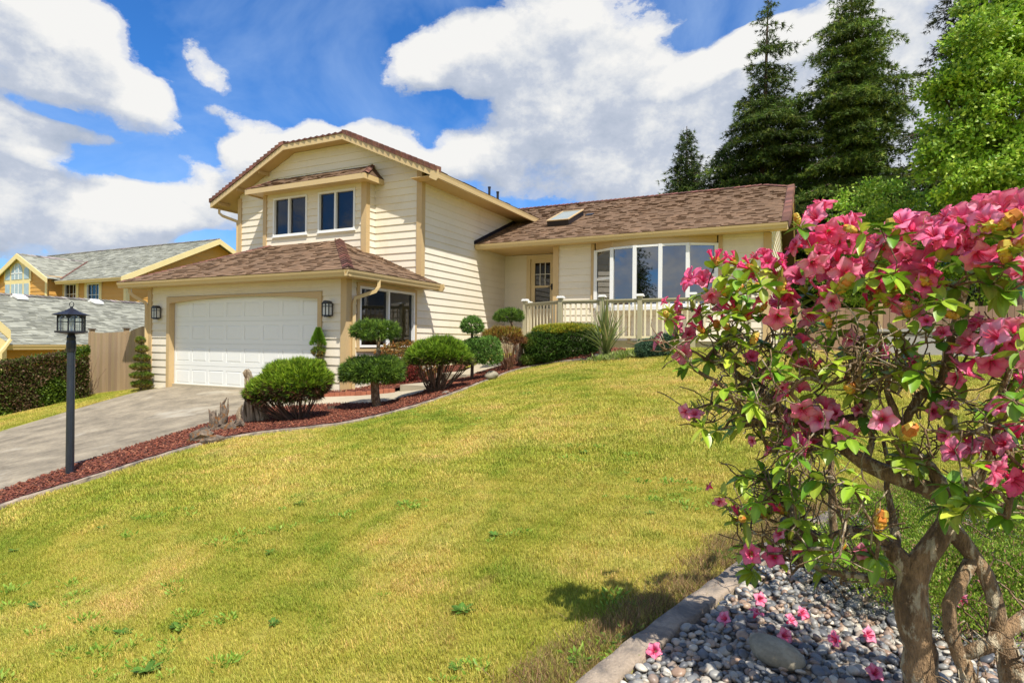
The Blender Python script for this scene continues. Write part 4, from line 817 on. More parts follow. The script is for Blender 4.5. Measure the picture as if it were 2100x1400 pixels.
# ---- 5 orange tipped heather bush
g = G(1046, 762); d = float(g@FW); s = psz(1, d); t = thing('heather_bush', g, 'orange brown twiggy shrub with a flat yellowish top beside the ball topiary', 'shrub'); c1 = dep(1034, 694, d)
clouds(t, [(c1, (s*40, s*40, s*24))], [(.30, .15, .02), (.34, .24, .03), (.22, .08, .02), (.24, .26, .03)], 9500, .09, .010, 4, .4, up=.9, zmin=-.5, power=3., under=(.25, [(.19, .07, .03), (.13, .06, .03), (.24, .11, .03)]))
b = MB(); tops = []
for k in range(70): a = random.uniform(0, 2*PI); r_ = random.uniform(.1, 1)**.5; tops.append(c1+RT*(s*38*r_*math.cos(a))+FW*(s*36*r_*math.sin(a))+np.array([0, 0, s*random.uniform(-22, -2)]))
stems(b, g, tops, .009, .004, .1); b.build('stems', MAT('reddish_twig', (.30, .15, .09), .9, .3, 8, 60), t)
# ---- 6 pom pom pine behind
g = G(1062, 757); g = g+FW*.6; d = float(g@FW); s = psz(1, d); t = thing('pompom_pine', g, 'small dark pompom pine on a thin leaning stem, behind the orange shrub', 'topiary tree')
clouds(t, [(dep(1044, 648, d), (s*32, s*30, s*17))], PINE, 9500, .07, .010, 6, .7, up=.25, zmin=-.7, lump=.12, name='top_crown')
b = MB(); b.tube([g-[0, 0, .05], dep(1060, 720, d), dep(1054, 690, d), dep(1048, 655, d)], [.045, .04, .035, .028], 7, True, .05); b.build('trunk', M['dbark'], t, True)
# ---- 7 cloud clipped small conifer at hedge end, with dark trunk
g = G(1067, 756); d = float(g@FW); s = psz(1, d); t = thing('clipped_conifer', g, 'narrow olive green clipped conifer with a dark trunk at the end of the hedge', 'shrub')
clouds(t, [(dep(1090, 703, d), (s*20, s*24, s*18)), (dep(1086, 736, d), (s*20, s*24, s*15))], [(.10, .17, .02), (.07, .12, .015), (.17, .22, .03)], 12000, .055, .011, 5, .7, up=.2, lump=.1)
b = MB(); b.tube([g-[0, 0, .05], dep(1067, 735, d), dep(1069, 705, d), dep(1080, 700, d)], [.06, .055, .05, .03], 7, True, .08); b.build('trunk', M['black'] if False else M['dbark'], t, True)
# ---- 8 big flat topped hedge
g = G(1155, 744)+FW*.55; d = float(g@FW); s = psz(1, d); t = thing('clipped_hedge', g, 'large boxy hedge with a golden green flat top in front of the entry railing', 'hedge')
clouds(t, [(dep(1158, 708, d), (s*76, s*52, s*38)), (dep(1190, 704, d), (s*44, s*46, s*40)), (dep(1120, 712, d), (s*40, s*44, s*34))], [(.05, .11, .012), (.08, .16, .018), (.035, .075, .01)], 10500, .06, .013, 5, .65, up=.3, zmin=-.9, lump=.08, power=3.6)
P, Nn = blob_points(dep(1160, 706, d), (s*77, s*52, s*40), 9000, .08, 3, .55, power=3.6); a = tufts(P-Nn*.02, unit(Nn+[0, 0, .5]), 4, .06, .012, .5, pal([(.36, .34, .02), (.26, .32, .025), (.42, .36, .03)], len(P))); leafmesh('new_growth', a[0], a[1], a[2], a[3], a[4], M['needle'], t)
# ---- 9 strap leaved plant
g = G(1246, 737)+FW*.25; d = float(g@FW); s = psz(1, d); t = thing('cabbage_palm', g, 'spiky fountain plant with long narrow leaves in front of the railing', 'plant'); b = MB()
for k in range(95):
    a = random.uniform(0, 2*PI); spd = random.uniform(.05, .75)**.9; L_ = s*random.uniform(85, 128)*(1-.12*spd); w = .018; base = g+np.array([random.uniform(-.06, .06), random.uniform(-.06, .06), random.uniform(0, .25)]); out = np.array([math.cos(a), math.sin(a), 0]); side = np.array([-math.sin(a), math.cos(a), 0]); seg = 6; prev = None
    g0 = random.uniform(.6, 1.2); b.col = (g0*.24, g0*.30, g0*.09) if random.random() > .15 else (.42, .38, .16)
    for q in range(seg+1):
        f = q/seg; r_ = math.sin(spd*1.1)*L_*f*(.75+.5*f*spd); z = math.cos(spd*1.1)*L_*f-(spd**2)*L_*.42*f*f; p = base+out*r_+np.array([0, 0, z]); ww = w*(1-f**2.2)+.001; cur = (p-side*ww, p+side*ww)
        if prev: b.face([prev[0], prev[1], cur[1], cur[0]])
        prev = cur
b.build('leaves', M['leaf'], t); b = MB(); b.col = None; b.tube([g-[0, 0, .05], g+[0, 0, .3]], [.05, .035], 8, True, .1); b.build('trunk', M['dbark'], t)
# dark upright stem + rock at its foot
p = G(1236, 737)+FW*.12; d2 = float(p@FW); b = MB(); b.tube([p-[0, 0, .05], dep(1232, 715, d2), dep(1237, 700, d2), dep(1234, 684, d2)], [.05, .05, .04, .03], 8, True, .2); tag(b.build('driftwood_stake', M['oldwood'], None, True), 'short grey upright wood stake beside the spiky plant', 'driftwood')
# ---- 10 light low plants and blue mound
p0 = G(1283, 736)+FW*.15; t = thing('perennial_clump', p0, 'low pale green leafy perennials between the spiky plant and blue juniper', 'plant'); n = 900
P = p0+RT*rng.normal(0, .30, (n, 1))+FW*rng.normal(0, .15, (n, 1)); P[:, 2] = H(P[:, 0], P[:, 1])+.04; D = unit(rng.normal(0, .5, (n, 3))+[0, 0, 1.]); leafmesh('leaves', P, D, rng.uniform(.06, .15, n), .03, pal([(.28, .36, .08), (.20, .28, .05), (.36, .40, .14)], n), M['leaf'], t, .1, 'leaf')
g = G(1343, 737)+FW*.4; d = float(g@FW); s = psz(1, d); t = thing('blue_juniper', g, 'blue green low juniper mound behind the pink blossoms', 'shrub')
clouds(t, [(dep(1340, 716, d), (s*34, s*34, s*24)), (dep(1362, 706, d), (s*24, s*30, s*24)), (dep(1325, 722, d), (s*22, s*26, s*16))], [(.07, .14, .075), (.11, .20, .11), (.05, .09, .05)], 13000, .06, .014, 5, .8, up=.2, lump=.18, zmin=-.6)
b = MB(); b.tube([g-[0, 0, .05], g+[0, 0, .25]], [.03, .02], 6); b.build('stems', M['twig'], t)
# ---- 11 barberry and orange hedge by the wall
def small_shrub(name, lab, cat, c, R, cols, L=.05, W=.018, n=9000, under=None, gz=None, power=2.4, kind='leaf', per=4):
    base = np.array([c[0], c[1], h1(c[0], c[1])+.06 if gz is None else gz]); t = thing(name, base, lab, cat); clouds(t, [(np.array(c), R)], cols, n, L, W, per, .8, kind=kind, mat='leaf', up=.3, lump=.16, power=power, under=under)
    b = MB(); stems(b, base, [np.array(c)+np.array([random.uniform(-.8, .8)*R[0], random.uniform(-.8, .8)*R[1], random.uniform(-.3, .5)*R[2]]) for _ in range(16)], .008, .003, .1); b.build('stems', M['twig'], t); return t
small_shrub('barberry_bush', 'dark red leaved shrub beside the concrete step', 'shrub', (-7.92, 10.75, -.72), (.36, .42, .30), [(.22, .035, .03), (.14, .03, .025), (.30, .06, .04), (.10, .05, .02)])
small_shrub('low_hedge', 'low hedge with orange brown new leaves under the side window', 'hedge', (-8.15, 11.3, -.42), (.32, 1.05, .40), [(.32, .12, .03), (.40, .17, .04), (.20, .15, .03), (.14, .12, .03)], power=4., n=7000)
# ---- 12 spiral cut conifers each side of the garage door
def spiral(px, py, top, w, lab, depth=None, cone=.0, n=6, off=0.):
    g = G(px, py) if depth is None else dep(px, py, depth); g = g+FW*off; d = float(g@FW); s = psz(1, d); t = thing('spiral_topiary', g, lab, 'topiary tree', None); zt = dep(px-1, top, d)[2]; Hh = zt-g[2]; bl = []
    for k in range(n):
        f = (k+.45)/n*(1-cone); z = g[2]+Hh*(.04+f*.96); r_ = s*w*(1-(.45 if cone else .60)*(k/max(1, n-1))**1.2)*(1 if k else .85); bl.append((np.array([g[0]+.02*math.sin(k*2), g[1]+.02*math.cos(k*2), z]), (r_, r_, Hh/n*(1-cone)*.44)))
    clouds(t, bl, [(.13, .22, .02), (.09, .16, .015), (.24, .28, .03)], 17000, .045, .010, 4, .6, up=.3, lump=.08, name='crown', under=(-.05, [(.22, .15, .02), (.12, .11, .02)]))
    if cone:
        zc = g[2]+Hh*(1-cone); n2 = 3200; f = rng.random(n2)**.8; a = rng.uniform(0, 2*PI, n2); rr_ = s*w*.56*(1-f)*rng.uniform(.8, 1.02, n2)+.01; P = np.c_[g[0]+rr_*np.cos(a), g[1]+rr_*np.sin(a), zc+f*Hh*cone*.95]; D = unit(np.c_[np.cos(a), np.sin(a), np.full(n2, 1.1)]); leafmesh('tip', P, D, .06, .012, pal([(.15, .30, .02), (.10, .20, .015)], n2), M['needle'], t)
    b = MB(); b.tube([g-[0, 0, .05], np.array([g[0], g[1], g[2]+Hh*.92])], [.03, .012], 6); b.build('trunk', M['dbark'], t)
spiral(308, 797, 688, 24, 'tiered dwarf conifer at the left end of the garage wall, by the fence', n=6, off=-.38)
spiral(665, 809, 672, 27, 'tiered dwarf conifer with a pointed tip right of the garage door', cone=.26, n=4, off=-.45)
# ---- stones in the beds
def rock(name, g, R, lab, mat='stone', seed=0, rz=0, cat='rock', flat=False):
    me = stone_mesh(seed+40, 3).copy(); me.materials.clear(); me.materials.append(M[mat]); o = bpy.data.objects.new(name, me); COL.objects.link(o); o.location = Vector(g); o.scale = R; o.rotation_euler = (0, 0, rz); tag(o, lab, cat); return o
g = G(1007, 780); d = float(g@FW); rock('boulder', g+[0, 0, .10], (.145, .14, .19), 'round greenish boulder at the lawn edge below the ball topiary')
g = G(916, 812); rock('tan_stone', g+[0, 0, .05], (.09, .08, .09), 'small tan stone in the mulch below the vase shaped juniper', 'kerb', 3)
g = G(1229, 736); rock('grey_rock', g+[0, 0, .05], (.12, .10, .12), 'small grey rock at the foot of the spiky plant', 'path', 5)
g = onZ(1590, 1350, -1.17); rock('river_stone', g+[0, 0, .02], (.105, .075, .085), 'large flat olive stone lying on the grey pebbles', 'stone', 8, -.35)
g = G(935, 793); b = MB(); b.prism([g+RT*-.17, g+RT*.17, g+RT*.17+FW*.09, g+RT*-.17+FW*.09], (0, 0, .09)); tag(b.build('paving_block', M['brick']), 'red brown paving block in the mulch near the topiary trunk', 'brick')
# ---- driftwood
def lump_tube(mb, pts, rad, n=10, jit=.18): mb.tube(pts, rad, n, True, jit)
g = G(512, 872); d = float(g@FW); b = MB(); W_ = lambda x, y, o=0: dep(x, y, d+o)
outl = [(505, 872), (500, 830), (502, 815), (504, 780), (497, 764), (503, 757), (508, 762), (513, 778), (519, 800), (528, 822), (536, 842), (546, 858), (548, 866), (530, 873)]
for k, o in enumerate((0, .05, .10)): pass
front = [W_(x, y, random.uniform(-.015, .015)) for x, y in outl]; b.prism(front, FW*.13)
for x0, x1 in ((503, 511), (508, 520), (513, 532), (518, 543)):
    pts = [W_(x1+random.uniform(-2, 2), 868, -.03), W_((x0+x1)/2+2, 835, -.025), W_(x0+2, 800, -.02), W_(x0-1, 775, -.01)]; b.tube(pts, [.035, .03, .024, .012], 6, True, .25)
b.tube([W_(499, 872, .05), W_(489, 850, .05), W_(492, 838, .05), W_(497, 830, .05)], [.05, .045, .03, .01], 7, True, .3); b.tube([W_(505, 870, -.02), W_(500, 845, -.02), W_(503, 822, 0)], [.05, .04, .02], 7, True, .3)
tag(b.build('driftwood_post', M['oldwood']), 'tall split weathered driftwood post standing under the leaning juniper', 'driftwood')
g = G(455, 888); d = float(g@FW); b = MB()
lump_tube(b, [W_(435, 893), W_(437, 872), W_(440, 856), W_(437, 842)], [.06, .065, .05, .015]); lump_tube(b, [W_(452, 885), W_(455, 862), W_(460, 842), W_(457, 828), W_(465, 815)], [.085, .08, .045, .025, .006])
lump_tube(b, [W_(478, 888), W_(485, 872), W_(495, 866), W_(500, 873)], [.09, .08, .06, .03]); lump_tube(b, [W_(430, 888), W_(460, 874), W_(488, 880)], [.07, .10, .07], 11, .3); lump_tube(b, [W_(442, 862), W_(434, 848), W_(429, 841)], [.03, .02, .008], 6)
[b.tube([W_(x0, y0, o_), W_((x0+x1)/2+random.uniform(-3, 3), (y0+y1)/2, o_), W_(x1, y1, o_)], [r0_, r0_*.7, .004], 5, False, .3) for x0, y0, x1, y1, r0_, o_ in ((436, 880, 428, 838, .03, -.03), (446, 876, 443, 840, .035, -.06), (452, 870, 449, 846, .03, -.08), (460, 868, 468, 816, .028, -.05), (456, 866, 452, 824, .02, -.04), (472, 884, 486, 858, .04, -.06), (432, 884, 420, 872, .03, -.05), (484, 886, 503, 880, .04, -.05), (462, 884, 470, 866, .05, -.12))]; lump_tube(b, [W_(470, 892, -.1), W_(478, 878, -.1), W_(474, 860, -.05)], [.07, .06, .02])
tag(b.build('driftwood_stump', M['moss']), 'gnarled driftwood stump with two upright spikes at the driveway edge', 'driftwood')
g = G(415, 912); d = float(g@FW); b = MB(); lump_tube(b, [W_(392, 912), W_(402, 898), W_(420, 888), W_(436, 893)], [.04, .09, .09, .04], 11, .3); lump_tube(b, [W_(400, 915), W_(420, 902), W_(445, 900), W_(462, 897)], [.06, .09, .05, .01], 9, .25); lump_tube(b, [W_(388, 900), W_(390, 912), W_(398, 918)], [.035, .05, .03], 8, .2)
tag(b.build('driftwood_log', M['moss']), 'low mossy orange driftwood piece lying on the red mulch', 'driftwood')
for x in (676, 684, 692):
    g = G(x, 846); b = MB(); b.tube([g-[0, 0, .05], g+FW*.02+[0, 0, .12]], [.045, .042], 8, True, .06); tag(b.build('log_edging', M['dbark']), 'short dark upright log in the bed edging by the path', 'edging', 'log edging pieces')
# ---- weeds in the lawn
def weed(px, py, sc, k):
    g = G(px, py); t = MB(); n = random.randint(14, 22)
    for q in range(n):
        a = random.uniform(0, 2*PI); L_ = sc*random.uniform(.6, 1.1); w = L_*.14; out = np.array([math.cos(a), math.sin(a), 0]); sd = np.array([-math.sin(a), math.cos(a), 0]); el = random.uniform(.25, .8); c = random.uniform(.7, 1.25); t.col = (.13*c, .27*c, .035*c); prev = None
        for j in range(5):
            f = j/4; p = g+out*L_*f*math.cos(el)+np.array([0, 0, .005+L_*math.sin(el)*(f-.45*f*f)]); ww = w*math.sin(PI*min(.97, .12+f*.85))*(1+.35*(j % 2)); cur = (p-sd*ww, p+sd*ww)
            if prev: t.face([prev[0], prev[1], cur[1], cur[0]])
            prev = cur
    return t.build('weed', M['leaf'])
WL = [((1255, 1320), .15, 'large toothed weed at the lawn edge near the gravel kerb'), ((1310, 1245), .12, 'light green weed in the bush shadow on the lawn'), ((938, 1370), .11, 'small dark weed low in the middle of the lawn'), ((825, 1035), .13, 'flat green weed patch in the upper middle of the lawn'), ((615, 1035), .11, 'small green weed left of the middle of the upper lawn'),
      ((365, 1290), .14, 'bright broad weed in the lower left lawn'), ((300, 1380), .16, 'broad leafy weed at the bottom left of the picture'), ((250, 1300), .11, 'small weed patch in the lower left lawn beside the bright one'), ((75, 1245), .13, 'dark green weed near the left edge of the lawn'), ((1015, 1100), .11, 'dark grassy tuft in the middle right of the lawn'), ((555, 1135), .10, 'small weed in the middle left lawn'), ((950, 1255), .13, 'pale weed in the lower middle lawn'),
      ((1335, 1055), .10, 'faint weed on the lawn left of the pink bush'), ((1200, 930), .13, 'small weed on the upper right lawn'), ((210, 1085), .12, 'flat weed patch on the left lawn near the mulch'), ((1190, 1360), .12, 'spiky weed tuft where the kerb meets the bottom of the picture'), ((560, 1280), .09, 'tiny weed in the lower left middle lawn'), ((30, 1130), .10, 'small weed at the far left of the lawn below the kerb')]
for (p, sc, lab) in WL: tag(weed(*p, sc*.52, 0), lab, 'weed', 'weeds in the lawn')
# ---- heather ground cover on the right
def sprig(k):
    n = 230; h = rng.uniform(.1, 1, n); P = np.c_[rng.normal(0, .30, n), rng.normal(0, .30, n), h*.75]; D = unit(np.c_[rng.normal(0, .5, (n, 2)), np.ones(n)]); C = pal([(.22, .36, .03), (.38, .48, .06), (.10, .19, .015), (.42, .24, .14)], n, [.38, .28, .20, .14]); return leafmesh('sprig', P, D, rng.uniform(.07, .15, n), .05, C, M['leaf'], None, .1, 'leaf', True)
sc_ = proto_coll('sprigs', [sprig(k) for k in range(6)])
cov = smooth([onZ(x, y, -1.12)[:2] for x, y in [(1650, 1130), (1700, 1215), (1760, 1262), (1850, 1270), (1930, 1290), (2010, 1310), (2120, 1310), (2300, 1330), (2300, 1050), (2080, 1048), (1900, 1060), (1760, 1085), (1680, 1100), (1650, 1130)]], 1)
g = gridpts([tuple(p) for p in cov], .046, .026); mound = lambda x, y: H(x, y)
P = np.c_[g, H(g[:, 0], g[:, 1])]; P[:, 2] += .01+.16*np.clip(vnoise(P, 7, 2)+.4, 0, 1); P = P[visible(P, 1300)]
scatter('ground_cover', P, np.c_[rng.normal(0, .2, (len(P), 2)), rng.uniform(0, 6.3, len(P))], rng.uniform(.08, .15, len(P)), rng.integers(0, 6, len(P)), sc_)
# ================================================================== TREES
def conifer(name, lab, base, Hh, Rm, z0=.06, seed=0, dens=1., cols=None, gap=.0, parts=True, group=None, prof=None, droop=.25):
    r = np.random.default_rng(seed); t = thing(name, base, lab, 'tree', group); base = np.array(base, float); b = MB(); lean = r.normal(0, .01, 2)
    b.tube([base+np.array([lean[0]*z, lean[1]*z, z]) for z in np.linspace(-.3, Hh*.99, 8)], list(np.linspace(Hh*.017, .02, 8)), 8); PP, DD, CC, LL = [], [], [], []
    z = Hh*z0; cols = cols or [(.045, .085, .012), (.065, .115, .018), (.03, .055, .012), (.11, .15, .025)]
    while z < Hh*.985:
        f = z/Hh; R_ = Rm*(prof(f) if prof else (1-f)**.8)*1.; nb = 5 if f < .85 else 4; a0 = r.uniform(0, 2*PI)
        for k in range(nb):
            L_ = R_*r.uniform(.55, 1.15)+.12
            if r.random() < gap: continue
            a = a0+2*PI*k/nb+r.normal(0, .25); o = np.array([math.cos(a), math.sin(a), 0]); sd = np.array([-math.sin(a), math.cos(a), 0]); rise = r.uniform(.05, .3); n = max(3, int(L_/.28)); s0 = np.array([lean[0]*z, lean[1]*z, z])+base; pts = []
            for q in range(n+1):
                u = q/n; pts.append(s0+o*L_*u+np.array([0, 0, L_*(rise*u-droop*u*u*1.4)])+sd*L_*.06*math.sin(u*3+seed))
            if L_ > .7: b.tube([pts[0], pts[n//2], pts[-1]], [.012*L_+.015, .008*L_+.01, .006], 4, False)
            for q in range(1, n+1):
                u = q/n; w = L_*.42*math.sin(PI*min(1, .18+.80*u))**.8; m = max(3, int(w*24*dens)); tt = r.uniform(-1, 1, m); P = pts[q]+sd*(tt*w)[:, None]+o*(-(np.abs(tt)*w*.35))[:, None]+r.normal(0, .05, (m, 3)); P[:, 2] -= np.abs(tt)*w*.26+r.uniform(0, .10, m)
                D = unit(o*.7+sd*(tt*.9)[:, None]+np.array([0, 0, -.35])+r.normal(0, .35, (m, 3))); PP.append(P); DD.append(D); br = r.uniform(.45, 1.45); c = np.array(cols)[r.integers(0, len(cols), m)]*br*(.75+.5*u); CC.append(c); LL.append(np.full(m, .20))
        z += Hh*r.uniform(.014, .026)
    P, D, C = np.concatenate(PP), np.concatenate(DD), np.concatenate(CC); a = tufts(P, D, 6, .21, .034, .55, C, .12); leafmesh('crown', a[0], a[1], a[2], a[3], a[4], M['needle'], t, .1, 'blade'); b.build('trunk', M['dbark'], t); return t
def base_at(px, d, z=.5): p = dep(px, 600, d); return np.array([p[0], p[1], z])
conifer('spruce_tree', 'tall ragged dark spruce behind the roof, left of the two tallest', base_at(1556, 30), 16.8, 1., seed=3, gap=.34, dens=1.6, cols=[(.06, .11, .015), (.09, .15, .022), (.04, .07, .012), (.15, .19, .03)], prof=lambda f: np.interp(16.8*(1-f),[0,1.7,2.7,3.9,5.1,6.4,7.6,9,11,17],[.18,.95,1.2,1.6,2.1,2.9,3.3,3.2,3.7,3.7])*(.70+.5*(math.sin(f*24)*.5+.5)))
conifer('spruce_tree', 'tallest full green spruce behind the right end of the roof', base_at(1755, 28), 16.9, 1., seed=8, gap=.05, dens=1.7, cols=[(.09, .16, .02), (.13, .21, .03), (.055, .10, .015), (.21, .26, .035)], prof=lambda f: np.interp(16.9*(1-f),[0,1.4,2.5,3.6,4.8,6,8,11,17],[.2,1.3,1.7,2.3,3.1,3.3,3.2,3.3,3.3])*(.88+.2*math.sin(f*31+1)))
conifer('spruce_tree', 'small pointed spruce farthest left behind the roof ridge', base_at(1410, 33), 11.6, 1., seed=5, dens=1.3, prof=lambda f: .42*11.6*(1-f)+.1)
conifer('spruce_tree', 'short dark spruce between the small pointed one and the ragged one', base_at(1480, 31), 9.8, 1., seed=11, dens=1.3, prof=lambda f: min(3.2, .62*9.8*(1-f)+.1))
conifer('spruce_tree', 'bushy green spruce in the gap between the two tallest trees', base_at(1635, 29), 11.0, 3.2, seed=14, dens=1.4, gap=.08, cols=[(.07, .13, .018), (.10, .18, .02), (.05, .09, .012)])
conifer('spruce_tree', 'dark spruce half hidden behind the bright leafy tree', base_at(1990, 26), 19.5, 4.6, seed=21, gap=.35, dens=.9, cols=[(.035, .05, .016), (.05, .06, .018)], prof=lambda f: (1-f)**.7*(.6+.6*(math.sin(f*19)*.5+.5)))
conifer('spruce_tree', 'low dark spruce just behind the roof gable end', base_at(1840, 31), 8.2, 3.4, seed=23, dens=1.)
def leafy(name, lab, base, Hh, blobs, cols, n, L=.12, W=.08, trunk_r=.16, seed=0, spread=.9, group=None):
    t = thing(name, base, lab, 'tree' if Hh > 3 else 'shrub', group); base = np.array(base, float); PP, DD, CC = [], [], []; b = MB(); r = np.random.default_rng(seed)
    b.tube([base-[0, 0, .3], base+[.05, 0, Hh*.3], base+[0, .1, Hh*.6], base+[.05, .1, Hh*.85]], [trunk_r, trunk_r*.8, trunk_r*.5, trunk_r*.15], 8, True, .05)
    for k, (c, R) in enumerate(blobs):
        c = np.array(c); R = np.array(R); b.tube([base+[0, 0, Hh*.35], (base+[0, 0, Hh*.5]+c)/2, c], [trunk_r*.4, trunk_r*.25, .02], 5, False)
        m = int(n*(R[0]*R[2]+R[1]*R[2])/2); nc_ = max(6, m//60); cc_ = c+unit(r.normal(0, 1, (nc_, 3)))*R*(r.random((nc_, 1))**.35)
        idx = r.integers(0, nc_, m); off = r.normal(0, 1, (m, 3))*np.array([.16, .16, .10])*(R.mean()**.5); P = cc_[idx]+off; cb = r.uniform(.65, 1.3, nc_)[idx][:, None]; PP.append(P); DD.append(unit(unit(P-c)*.6+r.normal(0, spread, (m, 3))+[0, 0, -.1])); CC.append(np.array(cols)[r.integers(0, len(cols), m)]*cb)
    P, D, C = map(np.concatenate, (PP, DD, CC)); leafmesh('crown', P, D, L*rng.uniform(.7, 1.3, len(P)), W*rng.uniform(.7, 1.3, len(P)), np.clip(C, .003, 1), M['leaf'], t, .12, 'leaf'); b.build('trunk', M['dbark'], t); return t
LC = [(.26, .44, .035), (.36, .54, .05), (.17, .33, .025), (.46, .60, .08)]
bb = base_at(2085, 17, -.2); D17 = lambda x, y, d=17: dep(x, y, d)
bl = []
for x, y, rx, ry, d in [(2070, 60, 70, 70, 17), (2010, 90, 60, 60, 16.5), (1985, 180, 75, 60, 17), (2060, 200, 80, 70, 16.4), (1965, 280, 72, 55, 17), (2050, 320, 90, 65, 16.6), (1990, 370, 85, 45, 16.6), (2080, 420, 80, 50, 16.4), (1925, 330, 40, 30, 17), (2150, 120, 80, 100, 17), (2150, 300, 90, 100, 17), (2030, 10, 50, 50, 17.3), (2110, -40, 70, 60, 17), (1930, 190, 36, 26, 17.2)]:
    bl.append((D17(x, y, d), (rx/F*d, 1.0, ry/F*d)))
leafy('maple_tree', 'bright yellow green leafy tree filling the upper right corner', bb, 8, bl, LC, 3900, .13, .085, seed=2)
for x, y, rx, ry, d, lab in [(1790, 430, 90, 60, 21, 'bright green leafy shrub left of three behind the pink bush'), (1880, 440, 80, 55, 20, 'bright green leafy shrub between two others behind the pink bush'), (2010, 460, 110, 50, 19, 'bright green leafy shrub below the yellow green tree')]:
    p = dep(x, y, d); bz_ = -.1; leafy('leafy_shrub', lab, (p[0], p[1], bz_), 2.9, [(p, (rx/F*d, 1.1, ry/F*d)), (p+[.4, .3, -1.2], (rx/F*d, 1., 1.1)), (p+[-.3, .3, -2.4], (rx/F*d, 1., 1.2))], LC, 1900, .13, .08, .06, seed=int(x), group='bright shrubs behind the garden')
# trees across the street, behind the photographer: they show only as reflections in the panes
conifer('fir_tree', 'tall dark fir across the street, reflected in the second pane of the bow window', (-14., -22, -3.5), 15.5, 4.2, seed=31, dens=.8); conifer('fir_tree', 'lower dark fir across the street, reflected in the middle pane of the bow window', (-10.6, -25, -3.5), 9.5, 4.0, seed=33, dens=.8)

# dry shaggy grass hugging the gravel kerb
def dry(k):
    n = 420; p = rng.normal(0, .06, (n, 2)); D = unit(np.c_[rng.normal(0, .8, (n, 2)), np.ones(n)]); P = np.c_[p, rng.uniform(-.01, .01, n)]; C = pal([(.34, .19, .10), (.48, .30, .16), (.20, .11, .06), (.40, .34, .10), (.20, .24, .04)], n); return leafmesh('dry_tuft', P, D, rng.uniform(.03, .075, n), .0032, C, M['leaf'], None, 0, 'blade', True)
dc = proto_coll('dry_tufts', [dry(k) for k in range(5)]); pts = []
for a, b2 in zip(gr_edge[:-1], gr_edge[1:]):
    a, b2 = np.array(a), np.array(b2); t_ = (b2-a)/np.linalg.norm(b2-a); nn = np.array([-t_[1], t_[0]]); L0 = np.linalg.norm(b2-a)
    for q in range(max(1, int(L0/.035))): w_ = abs(random.gauss(0, .09)); pts.append(a+(b2-a)*random.random()+nn*(.10+w_))
P = np.array(pts); P = np.c_[P, H(P[:, 0], P[:, 1])]; scatter('dry_grass', P, np.c_[np.zeros((len(P), 2)), rng.uniform(0, 6.3, len(P))], rng.uniform(.7, 1.2, len(P)), rng.integers(0, 5, len(P)), dc)

# clover and small broad leaved patches growing through the lawn
def rosette(k):
    n = 26; p = rng.normal(0, .03, (n, 2)); D = unit(np.c_[p*18+rng.normal(0, .4, (n, 2)), np.full(n, .7)]); C = pal([(.28, .44, .055), (.36, .50, .07), (.20, .36, .04)], n); return leafmesh('rosette', np.c_[p, rng.uniform(0, .012, n)], D, rng.uniform(.018, .038, n), rng.uniform(.008, .014, n), C, M['leaf'], None, .1, 'leaf', True)
rc_ = proto_coll('rosettes', [rosette(k) for k in range(5)]); pts = []
for (px, py, rad_, m) in [(300,1380,.30,60),(380,1290,.2,30),(90,1240,.22,28),(30,1190,.2,20),(250,1090,.25,20),(330,1075,.3,26),(620,1035,.2,14),(830,1035,.22,24),(560,1090,.28,26),(490,1120,.2,16),(660,1060,.16,10),(1255,1320,.14,22),(1310,1245,.12,16),(940,1380,.1,14),(1200,930,.35,30),(1330,1020,.4,50),(1420,1000,.4,40),(1000,860,.4,20),(1100,800,.5,40),(860,850,.4,30),(1015,1100,.14,16),(1200,1370,.1,14),(160,1290,.2,16),(1480,1130,.2,20),(760,1250,.15,8),(440,1200,.2,10),(70,1370,.15,16)]:
    g0 = G(px, py)
    for q in range(int(m*.22)): a = random.uniform(0, 6.3); r_ = rad_*random.random()**.6; pts.append((g0[0]+r_*math.cos(a)*1.5, g0[1]+r_*math.sin(a)))
P = np.array(pts); P = np.c_[P, H(P[:, 0], P[:, 1])+.012]; scatter('clover', P, np.c_[np.zeros((len(P), 2)), rng.uniform(0, 6.3, len(P))], rng.uniform(.6, 1.3, len(P)), rng.integers(0, 5, len(P)), rc_)
